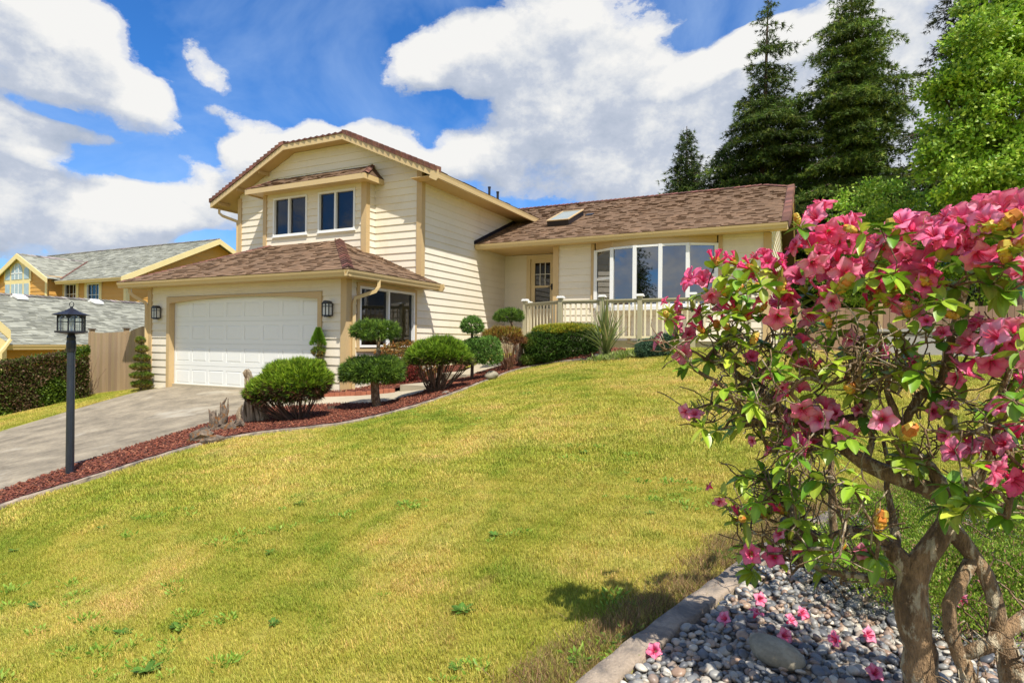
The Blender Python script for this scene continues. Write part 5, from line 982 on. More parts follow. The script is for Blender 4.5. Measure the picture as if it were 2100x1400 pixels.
# ================================================================== RHODODENDRON
def rdepth(x, y): return 2.18-(x-1380)/720*.62
def blossom(mb, c, ax, R, open_=1., tone=1., pale=.5, twist=None):
    """one open trumpet flower: five ruffled petals round the axis ax"""
    ax = ax/np.linalg.norm(ax); e1 = np.cross(ax, [0, 0, 1.]) if abs(ax[2]) < .95 else np.array([1., 0, 0]); e1 /= np.linalg.norm(e1); e2 = np.cross(ax, e1); a0 = random.uniform(0, 6.3)
    nu, nv = 7, 6
    for p in range(5):
        th = a0+p*2*PI/5+random.uniform(-.08, .08); ph = random.uniform(0, 6.3); rs = random.uniform(.88, 1.1); cl = random.uniform(-.12, .16); G_ = []
        for i in range(nu+1):
            u = i/nu; rr = (.10+.55*u**1.35*open_+.45*u*u*open_)*rs; z = .72*math.sin(min(1., u*1.35)*PI/2)+(.10 if open_ > .6 else .5*u)-(.26*max(0, u-.55)*open_)+cl*u*u; wdt = (.50+.85*u if u < .4 else .84)*(1 if u < .62 else math.sqrt(max(.05, 1-((u-.62)/.385)**2))); row = []
            for j in range(nv+1):
                v = -1+2*j/nv; ang = th+v*wdt/(1 if u < .2 else 1)*(.95 if u > .3 else 1.05); ruf = .075*u*math.sin(v*7+ph)*(.4+abs(v))+.10*u*abs(v)**2-.05*u*u; r2 = rr*(1-.12*abs(v)**2.5*(u > .55)*u)
                q = c+(e1*math.cos(ang)+e2*math.sin(ang))*r2*R+ax*(z+ruf)*R; edge = abs(v)**2; k = tone*random.uniform(.94, 1.06)
                deep = np.array([.90, .02, .10]); mid = np.array([1., .075, .29]); lite = np.array([1., .50, .60]); w_ = max(0, 1-u*2.6); col = deep*w_+(1-w_)*(mid*(1-pale*(1-edge*.6)*min(1, u*1.3))+lite*pale*(1-edge*.6)*min(1, u*1.3)); row.append((q, np.clip(col*k, 0, 1)))
            G_.append(row)
        base = len(mb.v)
        for row in G_:
            for q, cc_ in row: mb.col = cc_; mb.vert(q)
        for i in range(nu):
            for j in range(nv): s0 = base+i*(nv+1)+j; mb.f.append([s0, s0+1, s0+nv+2, s0+nv+1])
    if open_ > .6:
        mb.col = (.75, .10, .16)
        for k in range(5):
            a = random.uniform(0, 6.3); dd = (e1*math.cos(a)+e2*math.sin(a)); mb.tube([c+ax*.15*R, c+ax*.7*R+dd*.10*R, c+ax*(1.05+.1*k/5)*R+dd*.22*R], [.0011, .0010, .0014], 3, False)
    mb.col = None
def bud_mesh(mb, c, ax, L_, w, cols):
    ax = ax/np.linalg.norm(ax); e1 = np.cross(ax, [.3, .2, 1.]); e1 /= np.linalg.norm(e1); e2 = np.cross(ax, e1)
    for lay in range(4):
        n = 6
        for k in range(n):
            a = 2*PI*(k+.5*(lay % 2))/n+random.uniform(-.15, .15); o = e1*math.cos(a)+e2*math.sin(a); s = -e1*math.sin(a)+e2*math.cos(a); z0 = L_*(.0+.18*lay); r0 = w*(.62+.10*lay if lay < 3 else .7); mb.col = np.clip(np.array(cols[random.randrange(len(cols))])*random.uniform(.8, 1.2), 0, 1)
            A = c+ax*z0+o*r0*.55; B_ = c+ax*(z0+L_*.22)+o*r0*1.05; C_ = c+ax*(z0+L_*.44)+o*r0*.75; D_ = c+ax*min(L_*1.02, z0+L_*.62)+o*r0*.18; hw_ = w*.48
            mb.face([A-s*hw_*.5, A+s*hw_*.5, B_+s*hw_, B_-s*hw_]); mb.face([B_-s*hw_, B_+s*hw_, C_+s*hw_*.75, C_-s*hw_*.75]); mb.face([C_-s*hw_*.75, C_+s*hw_*.75, D_])
    mb.col = None
def rleaf(mb, c, d, L_, w, droop, col):
    d = d/np.linalg.norm(d); s = np.cross(d, [0, 0, 1.]); s /= np.linalg.norm(s)+1e-9; s = s*math.cos(.3)+np.array([0, 0, 1])*random.uniform(-.45, .45); s /= np.linalg.norm(s); nrm = np.cross(s, d); n = 6; rows = []; roll = random.uniform(.1, .32)
    for i in range(n+1):
        u = i/n; ww = w*.5*math.sin(PI*min(.985, .03+u*.97))**.72*(1 if u > .02 else .2); p = c+d*L_*u*(1-.12*droop*u)+np.array([0, 0, -1.])*droop*L_*.45*u*u; up = nrm*ww*roll*2.; k = random.uniform(.94, 1.06); rows.append([(p-s*ww+up*.6, col*k), (p-s*ww*.5+up*.15, col*k), (p, col*1.25), (p+s*ww*.5+up*.15, col*k), (p+s*ww+up*.6, col*k)])
    base = len(mb.v)
    for r_ in rows:
        for q, cc_ in r_: mb.col = np.clip(cc_, 0, 1); mb.vert(q)
    for i in range(n):
        for j in range(4): s0 = base+i*5+j; mb.f.append([s0, s0+1, s0+6, s0+5])
    mb.col = None
LEAFC = [np.array(c) for c in [(.28, .47, .03), (.42, .54, .04), (.15, .32, .02), (.54, .58, .07), (.08, .20, .015), (.34, .48, .035)]]
# --- trunk skeletons as chains of (px, py, depth, radius)
def chain(pts): return [dep(x, y, d) for x, y, d, *_ in pts]
def rhodo(name, label, skel, tips, nleaf_scale=1., seed=1, twigs=0, root=None):
    random.seed(seed); r = np.random.default_rng(seed); nodes = []; par = []; fixr = []
    for ch in skel:
        pts = chain(ch); rad = [q[3]*.80 for q in ch]; st = None
        if nodes:
            ds = [np.linalg.norm(n_-pts[0]) for n_ in nodes]; st = int(np.argmin(ds))
            if ds[st] > .07: st = None
        prev = st if st is not None else -1
        for i in range(len(pts)-1):
            m = max(1, int(np.linalg.norm(pts[i+1]-pts[i])/.045))
            for k in range(0 if i == 0 else 1, m+1):
                if i == 0 and k == 0 and st is not None: continue
                f = k/m; q = pts[i]*(1-f)+pts[i+1]*f+r.normal(0, .0035, 3)*(0 < k < m); nodes.append(q); par.append(prev); fixr.append(rad[i]*(1-f)+rad[i+1]*f); prev = len(nodes)-1
    nsk = len(nodes); base_n = np.mean([nodes[0]], axis=0); org = nodes[0] if root is None else root; t = thing(name, org, label, 'flowering bush'); tipnode = []; order = sorted(range(len(tips)), key=lambda i: min(np.linalg.norm(n_-tips[i][0]) for n_ in nodes[:nsk]))
    tn = [None]*len(tips)
    for ti in order:
        T_ = tips[ti][0]; A = np.array(nodes); v = T_-A; ds = np.linalg.norm(v, axis=1); pen = np.maximum(0, A[:, 2]-T_[2]+.02)*1.5+np.where(np.arange(len(A)) < 6, .6, 0)+(ds < .035)*.05; st = int(np.argmin(ds+pen)); p = A[st].copy(); prev = st; dirp = v[st]/(ds[st]+1e-9); pd = (A[st]-A[par[st]]) if par[st] >= 0 else np.array([0, 0, 1.]); cur = unit(pd+np.array([0, 0, .02])); n = max(2, int(ds[st]/.032))
        for k in range(n):
            f = (k+1)/n; tgt = unit(T_-p); cur = unit(cur*(1-f)*.75+tgt*(.45+f)+r.normal(0, .20, 3)*(1-f*.6)); stp = np.linalg.norm(T_-p)/(n-k); p = p+cur*stp if k < n-1 else T_.copy(); nodes.append(p.copy()); par.append(prev); fixr.append(0); prev = len(nodes)-1
        tn[ti] = prev
    # dead side twigs
    ztop = np.percentile([t_[0][2] for t_ in tips], 62)
    for k in range(twigs):
        s0 = r.integers(nsk//2, len(nodes)); p = nodes[s0].copy()
        if p[2] > ztop: continue
        prev = s0; cur = unit(r.normal(0, 1, 3)+[0, 0, .5])
        for q in range(r.integers(2, 7)): cur = unit(cur+r.normal(0, .35, 3)+[0, 0, .08]); p = p+cur*.028; nodes.append(p.copy()); par.append(prev); fixr.append(0); prev = len(nodes)-1
    nn_ = len(nodes); acc = np.zeros(nn_); ch = [[] for _ in range(nn_)]
    for i in range(nn_-1, -1, -1):
        if not ch[i]: acc[i] = .0021**2.4
        rad = acc[i]**(1/2.4)
        if par[i] >= 0: acc[par[i]] += acc[i]; ch[par[i]].append(i)
    rad = np.maximum(acc**(1/2.4), fixr); rad[nsk:] = np.minimum(rad[nsk:], .013)
    b = MB()
    def walk(s0):
        stack = [s0]
        while stack:
            i = stack.pop(); pts = [nodes[par[i]]] if par[i] >= 0 else []; rs = [min(rad[par[i]]*.8, rad[i]*1.25)] if par[i] >= 0 else []
            while True:
                pts.append(nodes[i]); rs.append(rad[i])
                if not ch[i]: break
                kids = sorted(ch[i], key=lambda k: -rad[k]); stack += kids[1:]; i = kids[0]
            if len(pts) > 1:
                big = max(rs) > .02; rs = [q*(1+(.05*math.sin(n_*1.9)+.07*math.sin(n_*.8+1) if big else .12*math.sin(n_*2.3))) for n_, q in enumerate(rs)]; b.tube(pts, rs, 18 if big else (6 if max(rs) > .006 else 4), True, .045 if big else .05)
    for i in range(nn_):
        if par[i] < 0: walk(i)
    tr = b.build('trunk', M['bark'], t, True)
    L_ = MB(); nf = 0
    for ti, tip in enumerate(tips):
        c, kind, sz, cnt = tip[:4]; i = tn[ti]; d = unit(unit(nodes[i]-nodes[par[i]])+np.array([0, 0, .55])); nlf = {'leaf': r.integers(7, 11), 'flower': r.integers(5, 8), 'red': 6, 'bud': 6, 'single': 4}[kind]
        e1 = unit(np.cross(d, [.2, .3, 1.])); e2 = np.cross(d, e1); ci = LEAFC[r.integers(0, len(LEAFC))]
        for k in range(int(nlf*nleaf_scale)):
            a = 2*PI*k/nlf+r.uniform(-.3, .3); o = e1*math.cos(a)+e2*math.sin(a); young = kind != 'leaf' and r.random() < .45; dl = unit(o+d*(.9 if young else r.uniform(-.2, .5))); col = (LEAFC[r.integers(0, len(LEAFC))]*.5+ci*.5)*r.uniform(.8, 1.2); rleaf(L_, c-d*r.uniform(.0, .02), dl, r.uniform(.045, .078)*(.7 if young else 1), r.uniform(.026, .038)*(.8 if young else 1), r.uniform(.1, .9) if not young else 0., col if not young else np.array([.40, .46, .05])*r.uniform(.7, 1.1))
        if kind in ('flower', 'single'):
            f = MB(); R = sz/F*rdepth(*tip[4])*.5 if len(tip) > 4 else .05; toc = unit(-np.array(c)+np.array([0, 0, .1]))
            for k in range(cnt):
                if cnt == 1: ax = unit(toc+r.normal(0, .35, 3)); p = c+ax*.01
                else:
                    y_ = 1-(k+.5)/cnt*1.35; ra = math.sqrt(max(0, 1-y_*y_)); a = k*2.4+r.uniform(-.3, .3); mainax = unit(d*.75+toc*.75); f1 = unit(np.cross(mainax, [.1, .2, 1.])); f2 = np.cross(mainax, f1); ax = unit(mainax*y_+(f1*math.cos(a)+f2*math.sin(a))*ra+r.normal(0, .12, 3)); p = c+d*.012+ax*R*.75
                blossom(f, p, ax, R*r.uniform(.88, 1.12), r.uniform(.75, 1.05), r.uniform(.85, 1.08), r.uniform(.12, .95))
            f.build('flower_cluster' if cnt > 1 else 'flower', M['petal'], t, True)
        elif kind == 'red':
            f = MB(); R = .02
            for k in range(cnt): a = 2*PI*k/cnt; ax = unit(d*1.3+(e1*math.cos(a)+e2*math.sin(a))*.6+r.normal(0, .15, 3)); blossom(f, c+ax*.018, ax, .030, .22, .95, .05)
            f.build('flower_bud', M['petal'], t, True); f = MB(); bud_mesh(f, c-d*.005, d, .035, .014, [(.70, .24, .03), (.75, .38, .04)]); f.build('bud_scales', M['bud'], t)
        elif kind == 'bud':
            f = MB(); bud_mesh(f, c, unit(d+r.normal(0, .2, 3)), sz/F*1.7*1.15, sz/F*1.7*.36, [(.78, .42, .05), (.85, .55, .09), (.62, .50, .08), (.75, .26, .04)]); f.build('leaf_bud', M['bud'], t)
    L_.build('foliage', M['leafglossy'], t, True); return t
FL = [(1700,455,66,7,'flower'),(1738,478,60,5,'flower'),(1665,515,58,3,'flower'),(1668,500,48,2,'flower'),(1735,548,78,6,'flower'),(1780,560,60,3,'flower'),(1655,580,66,5,'flower'),(1640,625,66,2,'flower'),(1700,595,48,1,'single'),(1575,532,46,5,'flower'),(1600,552,30,4,'red'),(1510,523,30,4,'red'),(1466,526,30,4,'red'),(1545,535,24,3,'red'),(1448,580,52,3,'flower'),(1452,610,46,2,'flower'),
 (1377,635,26,2,'flower'),(1416,632,32,2,'flower'),(1392,685,46,3,'flower'),(1385,712,46,2,'flower'),(1442,680,22,2,'red'),(1470,672,24,2,'red'),(1510,640,34,4,'red'),(1598,640,54,3,'flower'),(1525,655,30,3,'red'),(1865,470,84,4,'flower'),(1845,500,78,3,'flower'),(1930,490,76,4,'flower'),(1870,560,66,5,'flower'),(1900,540,60,4,'flower'),(1980,445,76,4,'flower'),(2015,430,70,4,'flower'),(2075,445,100,4,'flower'),(2100,425,90,3,'flower'),(1985,475,66,3,'flower'),(1912,432,36,1,'single'),
 (1835,560,30,4,'red'),(2045,690,60,2,'flower'),(2030,720,72,4,'flower'),(2090,715,84,3,'flower'),(1966,768,46,1,'single'),(1908,842,44,1,'single'),(1945,848,48,1,'single'),(1642,828,50,3,'flower'),(1690,868,62,4,'flower'),(1660,880,60,2,'flower'),(1725,860,52,2,'flower'),(1770,852,40,2,'flower'),(1806,858,56,1,'single'),(1655,925,84,1,'single'),(1418,840,36,1,'single'),(1424,862,40,1,'single'),(1990,950,66,2,'flower'),(2045,965,72,3,'flower'),(2088,925,66,3,'flower'),(1478,1014,30,2,'single'),
 (1512,1068,24,3,'red'),(1568,1060,26,3,'red'),(1605,1050,26,3,'red'),(1600,790,34,2,'flower'),(1490,800,30,2,'flower'),(1560,900,34,2,'flower'),(1620,1110,34,2,'flower'),(1760,700,40,2,'flower'),(1540,745,34,2,'flower'),(1640,720,40,3,'flower'),(1760,800,36,2,'red'),(1850,720,40,2,'flower'),(1930,700,36,2,'flower'),(1960,880,40,2,'flower'),(2060,860,50,3,'flower'),(1543,1140,44,1,'single'),(1592,1146,44,1,'single'),(1778,1130,34,1,'single'),(1810,610,30,3,'red'),(1785,635,24,2,'red'),(1895,640,34,1,'single'),(1905,662,32,1,'single'),(1680,770,26,2,'red'),(1660,762,20,1,'red'),(2140,500,90,4,'flower'),(2150,760,80,4,'flower'),(2160,940,80,4,'flower')]
BD = [(1368,650,24),(1489,607,26),(1507,597,22),(1459,620,24),(1542,706,30),(1717,600,44),(1600,602,34),(1750,805,36),(1702,672,26),(1864,650,30),(1914,582,34),(2009,482,34),(2083,512,40),(2062,540,38),(1611,655,26),(1760,475,28),(1502,680,26),(1850,900,44),(1799,1090,44),(1699,1130,36),(1525,1066,28),(1545,598,20),(1558,640,22),(1640,460,24),(1965,650,26),(1830,480,30),(2040,470,40)]
r5 = np.random.default_rng(55); tips = []
for x, y, s_z, cnt, k in FL:
    if y < 600: y += 30 if x > 1800 else 18
    if s_z > 72: s_z *= .86
    tips.append((dep(x, y, rdepth(x, y)+r5.uniform(-.05, .10)), k, s_z, cnt, (x, y)))
for x, y, s_z in BD: tips.append((dep(x, y, rdepth(x, y)-r5.uniform(0, .08)), 'bud', s_z, 1))
LF = [(1500,640),(1530,620),(1480,560),(1520,580),(1560,590),(1440,640),(1410,750),(1450,740),(1500,740),(1480,700),(1590,720),(1610,700),(1560,700),(1640,690),(1600,760),(1630,720),(1700,640),(1740,650),(1670,650),(1710,690),(1780,560),(1790,500),(1800,470),(1810,530),(1740,720),(1720,740),(1780,730),(1870,720),(1800,690),(1860,690),(1830,560),(1960,540),(2000,560),(2040,590),(2070,600),(2090,570),(1950,590),(2080,680),(2030,670),(1990,690),(1930,620),(1700,500),
      (1460,830),(1500,870),(1520,850),(1440,880),(1530,790),(1480,800),(1550,830),(1580,900),(1610,870),(1560,960),(1530,980),(1600,960),(1580,1010),(1620,1000),(1640,1020),(1560,1030),(1500,1040),(1660,980),(1700,990),(1750,1000),(1520,1110),(1610,1080),(1640,1100),(1660,1130),(1580,1120),(1540,1170),(1690,1160),(1720,1130),(1760,1120),(1790,1140),(1640,1060),(1860,930),(1840,920),(1890,950),(1930,1040),(1960,1050),(1990,1040),(2040,1040),(2060,1060),(2080,1000),(2010,1010),(1960,990),(2020,830),(2050,840),(2080,820),(1930,800),(2090,900),(1780,800),(1800,760),(1760,770),(1850,760),(1900,760),(1620,930),(1750,900),(1700,920),(2120,650),(2140,850),(2150,1050)]
for x, y in LF: tips.append((dep(x+r5.uniform(-8, 8), y+r5.uniform(-8, 8), rdepth(x, y)+r5.uniform(-.14, .22)), 'leaf', 0, 0))
for k in range(26):
    x, y = r5.uniform(1430, 2150), r5.uniform(470, 1060); 
    if y > 620 and 1780 < x < 1990 and r5.random() < .7: continue
    tips.append((dep(x, y, rdepth(x, y)+r5.uniform(.1, .5)), 'leaf', 0, 0))
gA = dep(1905, 1512, 1.88); gA[2] = h1(gA[0], gA[1])
skel = [[(1905,1512,1.88,.076),(1893,1400,1.88,.066),(1878,1300,1.88,.060),(1868,1230,1.88,.055),(1871,1185,1.88,.052)],
 [(1870,1190,1.88,.048),(1848,1150,1.90,.040),(1828,1120,1.92,.032),(1838,1105,1.93,.020),(1832,1070,1.95,.018),(1826,1035,1.97,.014),(1818,1000,1.98,.011),(1822,950,1.98,.009),(1812,905,1.98,.007)],
 [(1828,1120,1.92,.026),(1790,1098,1.94,.013),(1745,1085,1.95,.010)],
 [(1870,1190,1.88,.048),(1895,1140,1.87,.042),(1919,1110,1.86,.040),(1942,1072,1.85,.040),(1948,1040,1.85,.034),(1938,1025,1.86,.032)],
 [(1938,1025,1.86,.032),(1900,1000,1.88,.03),(1857,985,1.90,.028),(1815,968,1.93,.024),(1776,950,1.96,.022),(1740,925,1.99,.019),(1706,898,2.01,.017),(1690,870,2.03,.014),(1650,850,2.06,.011),(1560,820,2.12,.008)],
 [(1938,1025,1.86,.03),(1925,985,1.87,.022),(1880,930,1.9,.018),(1850,890,1.9,.016),(1832,838,1.9,.017),(1818,800,1.92,.012),(1812,740,1.92,.010),(1800,690,1.92,.008)],
 [(1850,885,1.9,.018),(1886,812,1.87,.017),(1933,778,1.85,.017),(1946,720,1.84,.016),(1956,675,1.83,.015),(1972,620,1.8,.013),(1985,580,1.78,.010)],
 [(1776,950,1.96,.018),(1790,900,1.98,.013),(1770,840,2.0,.011),(1750,780,2.0,.009),(1740,720,2.0,.007)],
 [(1706,898,2.01,.014),(1660,870,2.08,.012),(1600,835,2.12,.010),(1540,790,2.16,.008),(1500,760,2.18,.007)],
 [(1942,1072,1.85,.034),(1965,1100,1.84,.030),(1996,1140,1.83,.028),(2020,1175,1.82,.028),(2036,1215,1.81,.028),(2048,1280,1.80,.030),(2066,1340,1.79,.036),(2078,1410,1.78,.042),(2085,1550,1.76,.05)],
 [(1996,1150,1.83,.026),(1970,1190,1.82,.022),(1946,1240,1.81,.024),(1948,1290,1.81,.024),(1968,1345,1.80,.026),(1992,1400,1.79,.032),(2010,1540,1.77,.04)],
 [(1996,1360,1.79,.028),(2030,1320,1.79,.026),(2066,1292,1.79,.026),(2110,1262,1.80,.028),(2160,1200,1.82,.028),(2180,1000,1.80,.024),(2150,850,1.75,.02),(2120,700,1.68,.014)],
 [(1948,1040,1.85,.028),(1985,1000,1.82,.02),(2020,960,1.80,.016),(2040,900,1.78,.014),(2050,830,1.75,.012),(2070,760,1.70,.010)],
 [(1745,1085,1.95,.010),(1690,1110,2.0,.007),(1640,1080,2.05,.006)]]
rhodo('rhododendron_bush', 'large foreground rhododendron with pink blossoms, orange buds and thick twisted lichen covered trunks', skel, tips, 1., 12, 1100, gA)
tips2 = []
for x, y in [(1560,975),(1540,1000),(1590,960),(1600,1020),(1640,990),(1570,1040),(1530,1030),(1620,1050),(1660,940),(1740,960),(1760,1000),(1690,920),(1720,890),(1650,1060)]: tips2.append((dep(x, y, 2.75+r5.uniform(-.15, .25)), 'leaf', 0, 0))
gC = G(1712, 1092)
dC = float(gC@FW)*.0+2.95; gC = dep(1712, 1100, dC); gC[2] = h1(gC[0], gC[1])
rhodo('young_rhododendron', 'thin dark stemmed leafy rhododendron without blossoms behind the large flowering one', [[(1712,1140,2.95,.026),(1710,1080,2.95,.024),(1706,1014,2.93,.02),(1703,964,2.92,.016),(1715,900,2.9,.010)], [(1703,964,2.92,.014),(1660,985,2.85,.010),(1600,1000,2.8,.008)]], tips2, .9, 5, 40, gC)
# --- fallen blossoms on the pebbles and on the ground cover
FB = [((1345, 1335), 'bright pink fallen blossom on the concrete kerb', .9), ((1495, 1272), 'pale pink fallen blossom on the pebbles nearest the kerb', .5), ((1545, 1268), 'orange pink fallen blossom in the middle of the pebbles', .6), ((1612, 1278), 'pale fallen blossom beside the bright pink one on the pebbles', .5), ((1635, 1262), 'bright pink fallen blossom highest on the pebbles', .9), ((1600, 1303), 'pale pink fallen blossom just above the large flat stone', .4), ((1725, 1315), 'rose fallen blossom left of the main trunk', .7), ((1770, 1302), 'pale two petalled fallen blossom near the main trunk', .4), ((1790, 1385), 'large pale fallen blossom at the bottom edge of the picture', .5), ((1552, 1228), 'small orange fallen blossom at the back of the pebbles', .6), ((1985, 1240), 'pink fallen blossom lying on the heather between the trunks', .6), ((2012, 1212), 'cream white fallen blossom lying on the heather', .1)]
for (p, lab, tone) in FB:
    g = onZ(p[0], p[1], -1.15); g[2] = h1(g[0], g[1])+(.05 if p[0] < 1900 else .13); g = ray(*p)*(g[2]/ray(*p)[2]); f = MB(); blossom(f, g, unit(np.array([random.uniform(-.8, .8), random.uniform(-.9, .2), random.uniform(.2, .8)])), .042, .7, 1., 1-tone*.45); tag(f.build('fallen_blossom', M['petal'], None, True), lab, 'fallen blossom', 'fallen blossoms')
random.seed(99)
# ================================================================== LAMP POST
g = G(143, 982); lp = thing('lamp_post', g, 'black lamp post with a six sided glass lantern standing in the red mulch', 'lamp post'); d = float(g@FW); zz = lambda y: dep(140, y, d)[2]-g[2]
zt = zz(703); b = MB(); b.lathe(g, [(.050, -.1), (.046, .02), (.042, .03), (.038, zt-.10), (.038, zt-.02)], 12); b.build('pole', M['post'], lp, False)
b = MB(); b.lathe(g, [(.044, zt-.10), (.048, zt-.06), (.048, zt), (.042, zt+.03), (.045, zt+.06), (.032, zz(684)), (.032, zz(682))], 12); b.build('collar', M['black'], lp)
b = MB(); z1 = zz(682); z2 = zz(646); Rl = .142; b.lathe(g, [(.05, z1-.02), (Rl+.02, z1), (Rl+.02, z1+.018), (Rl-.01, z1+.019), (.02, z1+.02)], 6, .35)
V6 = [np.array([g[0]+Rl*.93*math.cos(.35+PI/3*k), g[1]+Rl*.93*math.sin(.35+PI/3*k), g[2]]) for k in range(6)]
for k in range(6):
    A, B2 = V6[k], V6[(k+1) % 6]; b.tube([A+[0, 0, z1+.02], A+[0, 0, z2]], .009, 6)
    for f in (.5,): p = A*(1-f)+B2*f; b.tube([p+[0, 0, z1+.02], p+[0, 0, z2]], .0035, 4)
    zm = z1+(z2-z1)*.62; b.tube([A+[0, 0, zm], B2+[0, 0, zm]], .0035, 4); b.tube([A+[0, 0, z2-.03], B2+[0, 0, z2-.03]], .003, 4)
    ar = [A*(1-f)+B2*f+[0, 0, z2-.05+.045*math.sin(PI*f)] for f in np.linspace(0, 1, 7)]
    for q in range(6): b.face([ar[q], ar[q+1], ar[q+1]*[1, 1, 0]+[0, 0, g[2]*0+ar[q+1][2]*0+g[2]+z2-g[2]*0] if False else np.array([ar[q+1][0], ar[q+1][1], g[2]+z2]), np.array([ar[q][0], ar[q][1], g[2]+z2])])
b.build('cage', M['black'], lp)
b = MB(); z3 = zz(634); b.lathe(g, [(Rl+.045, z2-.004), (Rl+.048, z2+.004), (Rl*.55, z2+(z3-z2)*.65), (.03, z3+.006), (.016, z3+.012), (.014, z3+.03), (.004, z3+.032)], 6, .35); b.build('lantern_roof', M['black'], lp)
b = MB(); rc = g+np.array([0, 0, z3+.055]); b.tube([rc+RT*.025*math.cos(w)+np.array([0, 0, .027*math.sin(w)]) for w in np.linspace(0, 2*PI, 17)], .004, 6, False); b.build('ring', M['black'], lp)
glm = GLASS('lantern_clear_glass', (.86, .88, .84), .10); b = MB()
for k in range(6): A, B2 = V6[k]*.98+g*.02*np.array([1, 1, 1]), V6[(k+1) % 6]*.98+g*.02; b.face([A+[0, 0, z1+.02], B2+[0, 0, z1+.02], B2+[0, 0, z2-.004], A+[0, 0, z2-.004]])
b.build('glass', glm, lp); b = MB(); b.lathe(g, [(.012, z1+.02), (.012, z1+.07), (.026, z1+.11), (.022, z1+.15), (.006, z1+.165)], 8); b.build('bulb', M['white'], lp)
# ================================================================== FENCE BY THE GARAGE
fy = 9.92; fn = thing('wood_fence', (-16.7, fy, -1.5), 'tan vertical board fence with a raised arched gate panel beside the garage', 'fence'); xa = -18.05
def fpost(x, zt_): b = MB(); zb = h1(x, fy); b.box((x-.05, fy-.02, zb-.2), (x+.05, fy+.08, zt_)); p = b.build('post', M['fence'], fn); b = MB(); b.prism([P3(x-.07, fy-.04, zt_), P3(x+.07, fy-.04, zt_), P3(x+.07, fy+.10, zt_), P3(x-.07, fy+.10, zt_)], (0, 0, .03)); b.build('post_cap', M['dbark'], p)
for x, z in ((-18.1, .25), (-16.52, .27), (-15.34, .38)): fpost(x, z)
def boards(x0, x1, ztop, name):
    b = MB(); x = x0
    while x < x1-.02:
        x2 = min(x+.135, x1); c = random.uniform(.8, 1.15); b.col = (c, c*random.uniform(.96, 1.03), c*random.uniform(.92, 1.03)); zb = h1(x, fy)-.02; z_a, z_b = ztop(x), ztop(x2); o = random.uniform(0, .006)
        b.prism([P3(x+.003, fy-.045+o, zb), P3(x2-.003, fy-.045+o, zb), P3(x2-.003, fy-.045+o, z_b), P3(x+.003, fy-.045+o, z_a)], (0, .018, 0)); x = x2
    b.col = (1, 1, 1); b.box((x0, fy-.02, -.1), (x1, fy+.02, -.02)); b.build(name, M['fence'], fn)
boards(-18.15, -16.45, lambda x: .18-.015*math.sin((x+18)*3), 'panel'); boards(-16.43, -15.36, lambda x: .14+.22*math.sin(PI*.5*min(1, (x+16.43)/1.0)), 'gate_panel')
b = MB(); b.box((-15.28, fy-.02, -1.5), (-15.14, fy+.06, .30)); b.build('post', M['dbark'], fn)
# ================================================================== LEFT HEDGE
HA, HB = np.array([-17.15, 9.35]), np.array([-19.9, 3.9]); hd = thing('leafy_hedge', (HA[0], HA[1], h1(*HA)), 'dark green and brown leafy hedge along the driveway at the left edge', 'hedge'); n = 52000; f = rng.random(n); cen = HA+(HB-HA)*f[:, None]; zb = H(cen[:, 0], cen[:, 1]); u = rng.uniform(-1, 1, n); v = rng.random(n)
nv = np.array([(HB-HA)[1], -(HB-HA)[0]]); nv = nv/np.linalg.norm(nv); nv = nv*(1 if nv[0] > 0 else -1); hh = 1.30+.06*vnoise(np.c_[cen, zb], 4, 4)
side = rng.random(n); fx = np.where(side < .65, .42+rng.normal(0, .05, n), u*.42); fz = np.where(side < .65, v, .96+rng.normal(0, .03, n)); fx = fx+.07*vnoise(np.c_[cen, fz*1.3], 5, 6)
P = np.c_[cen+nv*fx[:, None], zb+fz*hh+.02]; D = unit(np.c_[np.tile(nv, (n, 1))*.8, np.full(n, .4)]+rng.normal(0, .7, (n, 3))); tw = vnoise(P, 2.3, 9) > .42
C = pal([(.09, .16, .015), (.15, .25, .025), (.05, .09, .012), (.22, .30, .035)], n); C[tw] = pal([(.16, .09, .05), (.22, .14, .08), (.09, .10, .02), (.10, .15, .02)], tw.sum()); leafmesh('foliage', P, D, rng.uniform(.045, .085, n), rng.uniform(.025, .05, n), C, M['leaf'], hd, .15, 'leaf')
b = MB()
for k in range(420):
    f_ = random.random(); c0 = HA+(HB-HA)*f_; z0 = h1(*c0); a = random.uniform(0, 6.3); p0 = np.array([c0[0], c0[1], z0]); q = p0+np.array([*(nv*random.uniform(.2, .5)), random.uniform(.5, 1.35)])+np.array([*((HB-HA)/6*random.uniform(-.4, .4)), 0]); b.tube([p0, (p0+q)/2+np.array([random.uniform(-.1, .1), random.uniform(-.1, .1), 0]), q], [.01, .007, .004], 4, False)
b.build('stems', MAT('hedge_twig', (.28, .18, .11), .9, .3, 8, 60), hd)
b = MB(); c = MB(); m = (HA+HB)/2
inn = [HA-nv*.3, HA+nv*.27, HB+nv*.27, HB-nv*.3]; b.prism([P3(p[0], p[1], h1(*p)-.1) for p in inn], (0, 0, 1.15)); b.build('inner_growth', MAT('hedge_inside', (.025, .035, .012), 1, .5, 9, 60), hd)
